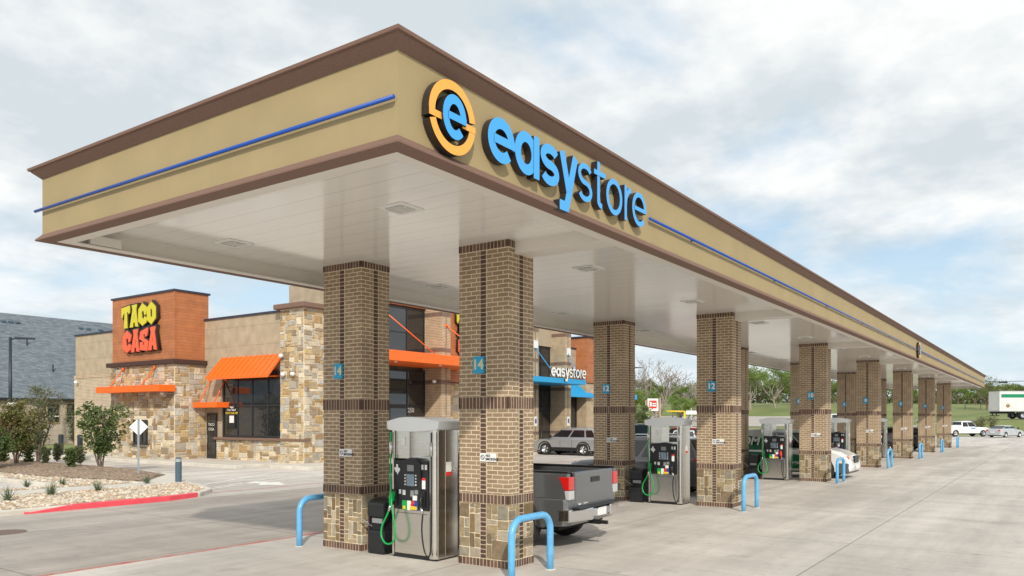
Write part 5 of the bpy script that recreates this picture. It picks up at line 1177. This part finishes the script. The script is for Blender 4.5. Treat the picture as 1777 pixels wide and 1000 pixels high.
for i in range(9):
    s=MB(); x=-h+.5+i*1.45; s.box(x-.01,x+.01,-1.306,-1.30,1.2,3.97); s.build('panel_seam',M['galv'],bd)
s=MB(); s.box(-h,-h+2.4,-1.0,1.0,.8,1.08); s.box(-h,-h+.1,-1.1,1.1,.45,.56); s.box(-h,-h+.1,-.5,-.4,.56,.8); s.box(-h,-h+.1,.4,.5,.56,.8); s.build('underframe',M['dark'],tr)
for x in (-h+3.4,-h+4.65):
    for sgn in (-1,1):
        t=MB(); t.lathe([(.3,-.15),(.46,-.15),(.51,-.1),(.52,.1),(.46,.15),(.3,.15)],(x,sgn*1.12,.52),'y',24); wh=t.build('wheel',M['rubber'],tr)
        t=MB(); t.lathe([(.001,sgn*.02),(.1,sgn*.04),(.12,sgn*-.04),(.24,sgn*-.05),(.3,sgn*.14)],(x,sgn*1.12,.52),'y',20); t.build('rim',M['galv'],wh)
for y in (-1.25,.7): s=MB(); s.box(-h+2.75,-h+2.8,y,y+.55,.25,1.0); s.build('mud_flap',M['black'],tr)
# ================================================================= PLANTS
def leaves(mb,c,n,spread,size,rng,flat=.8):
    for _ in range(n):
        p=Vector((rng.gauss(0,spread),rng.gauss(0,spread),rng.gauss(0,spread*flat)))+c
        a=Vector((rng.uniform(-1,1),rng.uniform(-1,1),rng.uniform(-.6,.6))).normalized(); b=a.cross(Vector((rng.uniform(-1,1),rng.uniform(-1,1),rng.uniform(-1,1)))).normalized()
        s=size*rng.uniform(.6,1.3); mb.add([p-a*s*.5,p+b*s*.3,p+a*s*.55,p-b*s*.3],[(0,1,2,3)])
def grow(mb,tips,p,d,ln,rad,depth_,rng,spread=.55,up=.12,nb=(2,3),ratio=.74,minr=.012,sides=6):
    pts=[p]; rs=[rad]; q=p; dd=d.copy(); k=3
    for i in range(k):
        dd=(dd+Vector((rng.uniform(-.13,.13),rng.uniform(-.13,.13),rng.uniform(-.05,.1)))).normalized(); q=q+dd*ln/k; pts.append(q); rs.append(max(minr,rad*(1-.32*(i+1)/k)))
    mb.tube(pts,rs,sides,cap=False)
    if depth_==0: tips.append((q,dd)); return
    for _ in range(rng.randint(*nb)):
        az=rng.uniform(0,2*PI); sp=rng.uniform(.5,1.1)*spread; s=Vector((math.cos(az),math.sin(az),0)); nd=(dd+s*sp*1.25+Vector((0,0,up))).normalized()
        grow(mb,tips,pts[rng.randint(2,3)],nd,ln*ratio*rng.uniform(.8,1.15),rs[-1]*.72,depth_-1,rng,spread,up,nb,ratio,minr,max(3,sides-1))
def tree_at(name,pos,label,cat,h,wd,leafm,barkm,seed,trunk=.3,n=26,size=.3,depth_=4,bare=False,group=None,spread=.6,dens=1.0,up=.1,nb=(2,3),minr=.012):
    rng=random.Random(seed); r=empty(name,pos,label,cat,group); b=MB(); tips=[]
    ln=h*.30 if trunk>.0 else h*.2
    grow(b,tips,Vector((0,0,-.1)),Vector((rng.uniform(-.05,.05),rng.uniform(-.05,.05),1)),h*trunk,h*.026,0,rng)
    top=tips.pop()[0]
    for i in range(4 if not bare else 6):
        az=2*PI*i/(4 if not bare else 6)+rng.uniform(-.4,.4); grow(b,tips,top-Vector((0,0,rng.uniform(0,.1)*h)),Vector((math.cos(az)*spread,math.sin(az)*spread,1)).normalized(),h*.24,h*.016,depth_,rng,spread,up,nb,.76,minr)
    # fit the crown to the wanted size
    mxz=max(t[0].z for t in tips); mxr=sorted(math.hypot(t[0].x,t[0].y) for t in tips)[int(len(tips)*.95)]
    sz=(h*.95-top.z)/(mxz-top.z); sr=wd*.46/mxr
    f=lambda v: Vector((v[0]*(1+(sr-1)*max(0,min(1,(v[2]-top.z*.8)/(h*.12)))),v[1]*(1+(sr-1)*max(0,min(1,(v[2]-top.z*.8)/(h*.12)))),v[2] if v[2]<top.z else top.z+(v[2]-top.z)*sz))
    b.v=[tuple(f(v)) for v in b.v]; b.build('trunk',barkm,r,fix=False)
    l=MB(); fl=rng
    for t,_ in tips:
        c=f(t)
        if rng.random()<.12: continue
        leaves(l,c,int(n*dens*rng.uniform(.5,1.5)),h*.045,size,rng)
    l.build('crown',leafm,r,fix=False); return r
def hill(u,d): p=P(u,d); p.z=terrain(p.x,p.y); return p
BT='trees on the grass hill beyond the canopy'
tree_at('lone_tree',hill(1712,150),'round young green tree on the grass slope behind the white trailer','tree',6.9,11.8,M['leaf_olive'],M['bark'],4,trunk=.28,n=20,size=.20,depth_=4,spread=1.0,up=.0)
tree_at('bare_tree',hill(1143,126),'wide leafless grey tree above the red and white sign','tree',11.8,12.5,M['leaf_olive'],M['bark_pale'],9,trunk=.2,n=1,size=.16,depth_=5,bare=True,spread=.75,nb=(2,3),minr=.022,up=.12)
tree_at('bare_tree',hill(1212,132),'second leafless grey tree showing left of the outer second column','tree',8.5,9,M['leaf_olive'],M['bark_pale'],12,trunk=.2,n=1,size=.16,depth_=4,bare=True,spread=.8,minr=.022)
for u,d,h,wd,sd,lab in ((1302,150,8.6,11,21,'broad spring green tree left of the third outer column'),(1345,156,8.8,11,22,'spring green tree with pale forked trunk right beside the inner fourth column'),(1418,158,7.4,10,27,'green tree glimpsed between the third and fourth outer columns')):
    tree_at('spring_tree',hill(u,d),lab,'tree',h,wd,M['leaf_spring'],M['bark_pale'],sd,trunk=.25,n=34,size=.26,depth_=4,spread=.85,group=None)
# background wood: individual trees in a row, two kinds copied
tA=tree_at('woodland_tree',hill(1100,176),'','tree',6.5,9.5,M['leaf_spring'],M['bark'],31,trunk=.15,n=60,size=.30,depth_=3,spread=.9,group=BT)
tB=tree_at('woodland_tree',hill(1130,185),'','tree',6.0,10,M['leaf_olive'],M['bark'],32,trunk=.12,n=60,size=.30,depth_=3,spread=1.0,group=BT)
rng=random.Random(8); u=1086; i=0
while u<1800:
    src=tA if i%3 else tB; o=(tA if i==0 else (tB if i==1 else copy_tree(src)))
    if i==0: o=tA
    if i==1: o=tB
    d=rng.uniform(172,200); o.location=hill(u,d); o.rotation_euler=(0,0,rng.uniform(0,6)); s_=rng.uniform(.75,1.12); 
    if u>1560: s_*=.75
    if u<1230: s_*=.8
    o.scale=(s_*1.05,s_*1.05,s_); o['label']='leafy tree in the far background row of woodland beyond the grass hill'; o['category']='tree'; u+=rng.uniform(20,30); i+=1
# scrubby wood mass closing the far edge
l=MB(); rng=random.Random(19)
for k in range(700):
    u=rng.uniform(1060,1830); d=rng.uniform(205,225); c=hill(u,d)+Vector((0,0,rng.uniform(.2,5.0 if u<1560 else 2.4))); leaves(l,c,26,1.0,.55,rng)
for k in range(420):
    u=rng.uniform(1060,1830); d=rng.uniform(198,206); c=hill(u,d)+Vector((0,0,rng.uniform(.0,1.9))); leaves(l,c,30,.8,.6,rng)
tag(l.build('far_woods',M['leaf_olive'],fix=False),kind='stuff')
# green bushes behind the second pump
for u,d,h,wd,sd,lab,lm in ((1100,70,3.6,3.4,41,'dark green evergreen bush right of the inner second column','leaf_dark'),(1178,120,5.2,8,42,'low green tree below the bare grey tree','leaf_spring'),(1112,118,6.2,6,43,'spring green tree left of the bare grey tree','leaf_spring')):
    tree_at('bush',hill(u,d),lab,'bush' if sd==41 else 'tree',h,wd,M[lm],M['bark'],sd,trunk=.1,n=60,size=.16 if sd==41 else .24,depth_=3,spread=.7)
# shrubs of the planting bed
def shrub(name,pos,h,wd,leafm,size,n,seed,label,cat='shrub',group=None,stems=5,gap=.0,lean=(0,0),depth_=2,lowest=.25):
    rng=random.Random(seed); r=empty(name,pos,label,cat,group); b=MB(); l=MB(); tips=[]
    for i in range(stems):
        az=2*PI*i/stems+rng.uniform(-.5,.5); d=Vector((math.cos(az)*.28*wd/h+lean[0],math.sin(az)*.28*wd/h+lean[1],1)).normalized()
        q=Vector((rng.uniform(-.05,.05),rng.uniform(-.05,.05),-.03)); ln=h*rng.uniform(.78,1.0); pts=[q]; k=6; dd=d.copy()
        for j in range(k):
            dd=(dd+Vector((rng.uniform(-.15,.15),rng.uniform(-.15,.15),.08))).normalized(); q=q+dd*ln/k; pts.append(q)
            t=(j+1)/k
            if t>lowest:
                for _ in range(3):
                    a2=rng.uniform(0,2*PI); rr=wd*.5*rng.uniform(.25,.95)*math.sin(PI*min(1,max(.12,t*.85)))**.7
                    e=q+Vector((math.cos(a2)*rr*.75,math.sin(a2)*rr*.75,rr*.45)); b.tube([q,q.lerp(e,.5)+Vector((0,0,.02)),e],[h*.006,h*.004,h*.002],4,cap=False); tips+= [(e,1),(q.lerp(e,.55),.7)]
        b.tube(pts,[h*.014*(1-.7*j/k) for j in range(k+1)],5,cap=False)
    b.build('stems',M['bark'],r,fix=False)
    for e,wt_ in tips:
        if rng.random()<gap: continue
        leaves(l,e,int(n*wt_*rng.uniform(.4,1.5)),h*.035,size,rng,1.0)
    l.build('foliage',leafm,r,fix=False); return r
zb=.16
shrub('broadleaf_shrub',(16.79,32.44,zb),2.65,1.9,M['leaf_dark'],.13,26,51,'tall loose dark green shrub left of the diamond sign',stems=6,gap=.12,lean=(.03,-.02))
shrub('broadleaf_shrub',P(30,34.5,zb),2.7,1.85,M['leaf_rust'],.12,28,52,'big bushy rust tinged shrub at the left of the mulch bed',stems=7,gap=.05)
shrub('broadleaf_shrub',P(-8,32,zb),1.55,1.9,M['leaf_dark'],.11,34,56,'dark shrub cut by the left edge of the picture',stems=7)
shrub('cedar_tree',P(66,38,zb),3.5,1.7,M['leaf_cedar'],.10,26,53,'feathery grey green cedar behind the rust tinged shrub','tree',stems=6,gap=.10)
shrub('cedar_tree',P(131,52,.1),3.0,1.0,M['leaf_cedar'],.10,28,58,'thin pale conifer against the left end of the brick wing','tree',stems=4,gap=.2)
for i,(u,v,h,wd,lm,lab) in enumerate(((49,812,1.05,.75,'leaf_dark','small round green shrub below the big rust tinged one'),(79,815,.85,.65,'leaf_cedar','first spindly small shrub right of the round green one'),(100,806,.9,.6,'leaf_cedar','slightly taller spindly shrub in the middle of the mulch bed'),(124,822,.95,.72,'leaf_dark','bright green small shrub left of the tall dark one'),(139,811,.8,.75,'leaf_cedar','greyish small shrub touching the tall dark one'))):
    p=GP(u,v); shrub('small_shrub',(p[0],p[1],zb),h,wd,M[lm],.075,16,60+i,lab,stems=6,lowest=.1,gap=.05,group='small shrubs in the mulch bed')
def tuft(pos,h,seed,label):
    rng=random.Random(seed); r=MB()
    for _ in range(85):
        a=rng.uniform(0,2*PI); ln=h*rng.uniform(.6,1.15); tilt=rng.uniform(.1,1.1); o=Vector((rng.uniform(-.05,.05),rng.uniform(-.05,.05),0)); d=Vector((math.cos(a)*math.sin(tilt),math.sin(a)*math.sin(tilt),math.cos(tilt))); n_=Vector((-math.sin(a),math.cos(a),0))*.007
        m_=o+d*ln*.55; e=o+d*ln+Vector((0,0,-.12*ln*tilt)); r.add([o-n_,o+n_,m_+n_*.8,m_-n_*.8,e],[(0,1,2,3),(3,2,4)])
    ob=r.build('grass_tuft',M['grass_blade'],fix=False); ob.location=pos; tag(ob,label,'ornamental grass','spiky grass tufts in the rock bed')
for i,(u,v,h,lab) in enumerate(((13,877,.50,'leftmost spiky grass tuft nearest the red kerb'),(89,866,.45,'second spiky grass tuft above the red kerb'),(169,858,.44,'spiky grass tuft on rocks above the middle of the red kerb'),(46,850,.34,'small tuft by the left parking edge'),(109,846,.30,'tiny tuft just in front of the mulch edge'),(255,843,.34,'thin tuft left of the slate grey bollard'))):
    p=GP(u,v+3); tuft((p[0],p[1],.13),h,80+i,lab)
# dry stems on the bank
for i,(u,lab) in enumerate(((1703,'leafless scrub clump on the bank left of the silver sedan'),(1690,'low dry scrub behind the white service truck'),(1722,'dry bush on the bank above the silver sedan'))):
    shrub('dry_scrub',hill(u,106),2.0 if i!=1 else 1.3,2.0,M['leaf_olive'],.12,5,90+i,lab,stems=9,gap=.3)
# people-height details on the forecourt are limited to the fence posts on the hill
s=MB()
for i,u in enumerate((1675,1702)):
    p=hill(u,152); r=empty('fence_post',p,['left one of two thin posts on the grass slope','right one of two thin posts on the grass slope'][i],'post'); s=MB(); s.cyl((0,0,0),.05,1.6,n=8); s.build('post',M['lamp_steel'],r); s=MB(); s.box(-.12,.12,-.12,.12,1.6,1.8); s.build('top',M['galv'],r)
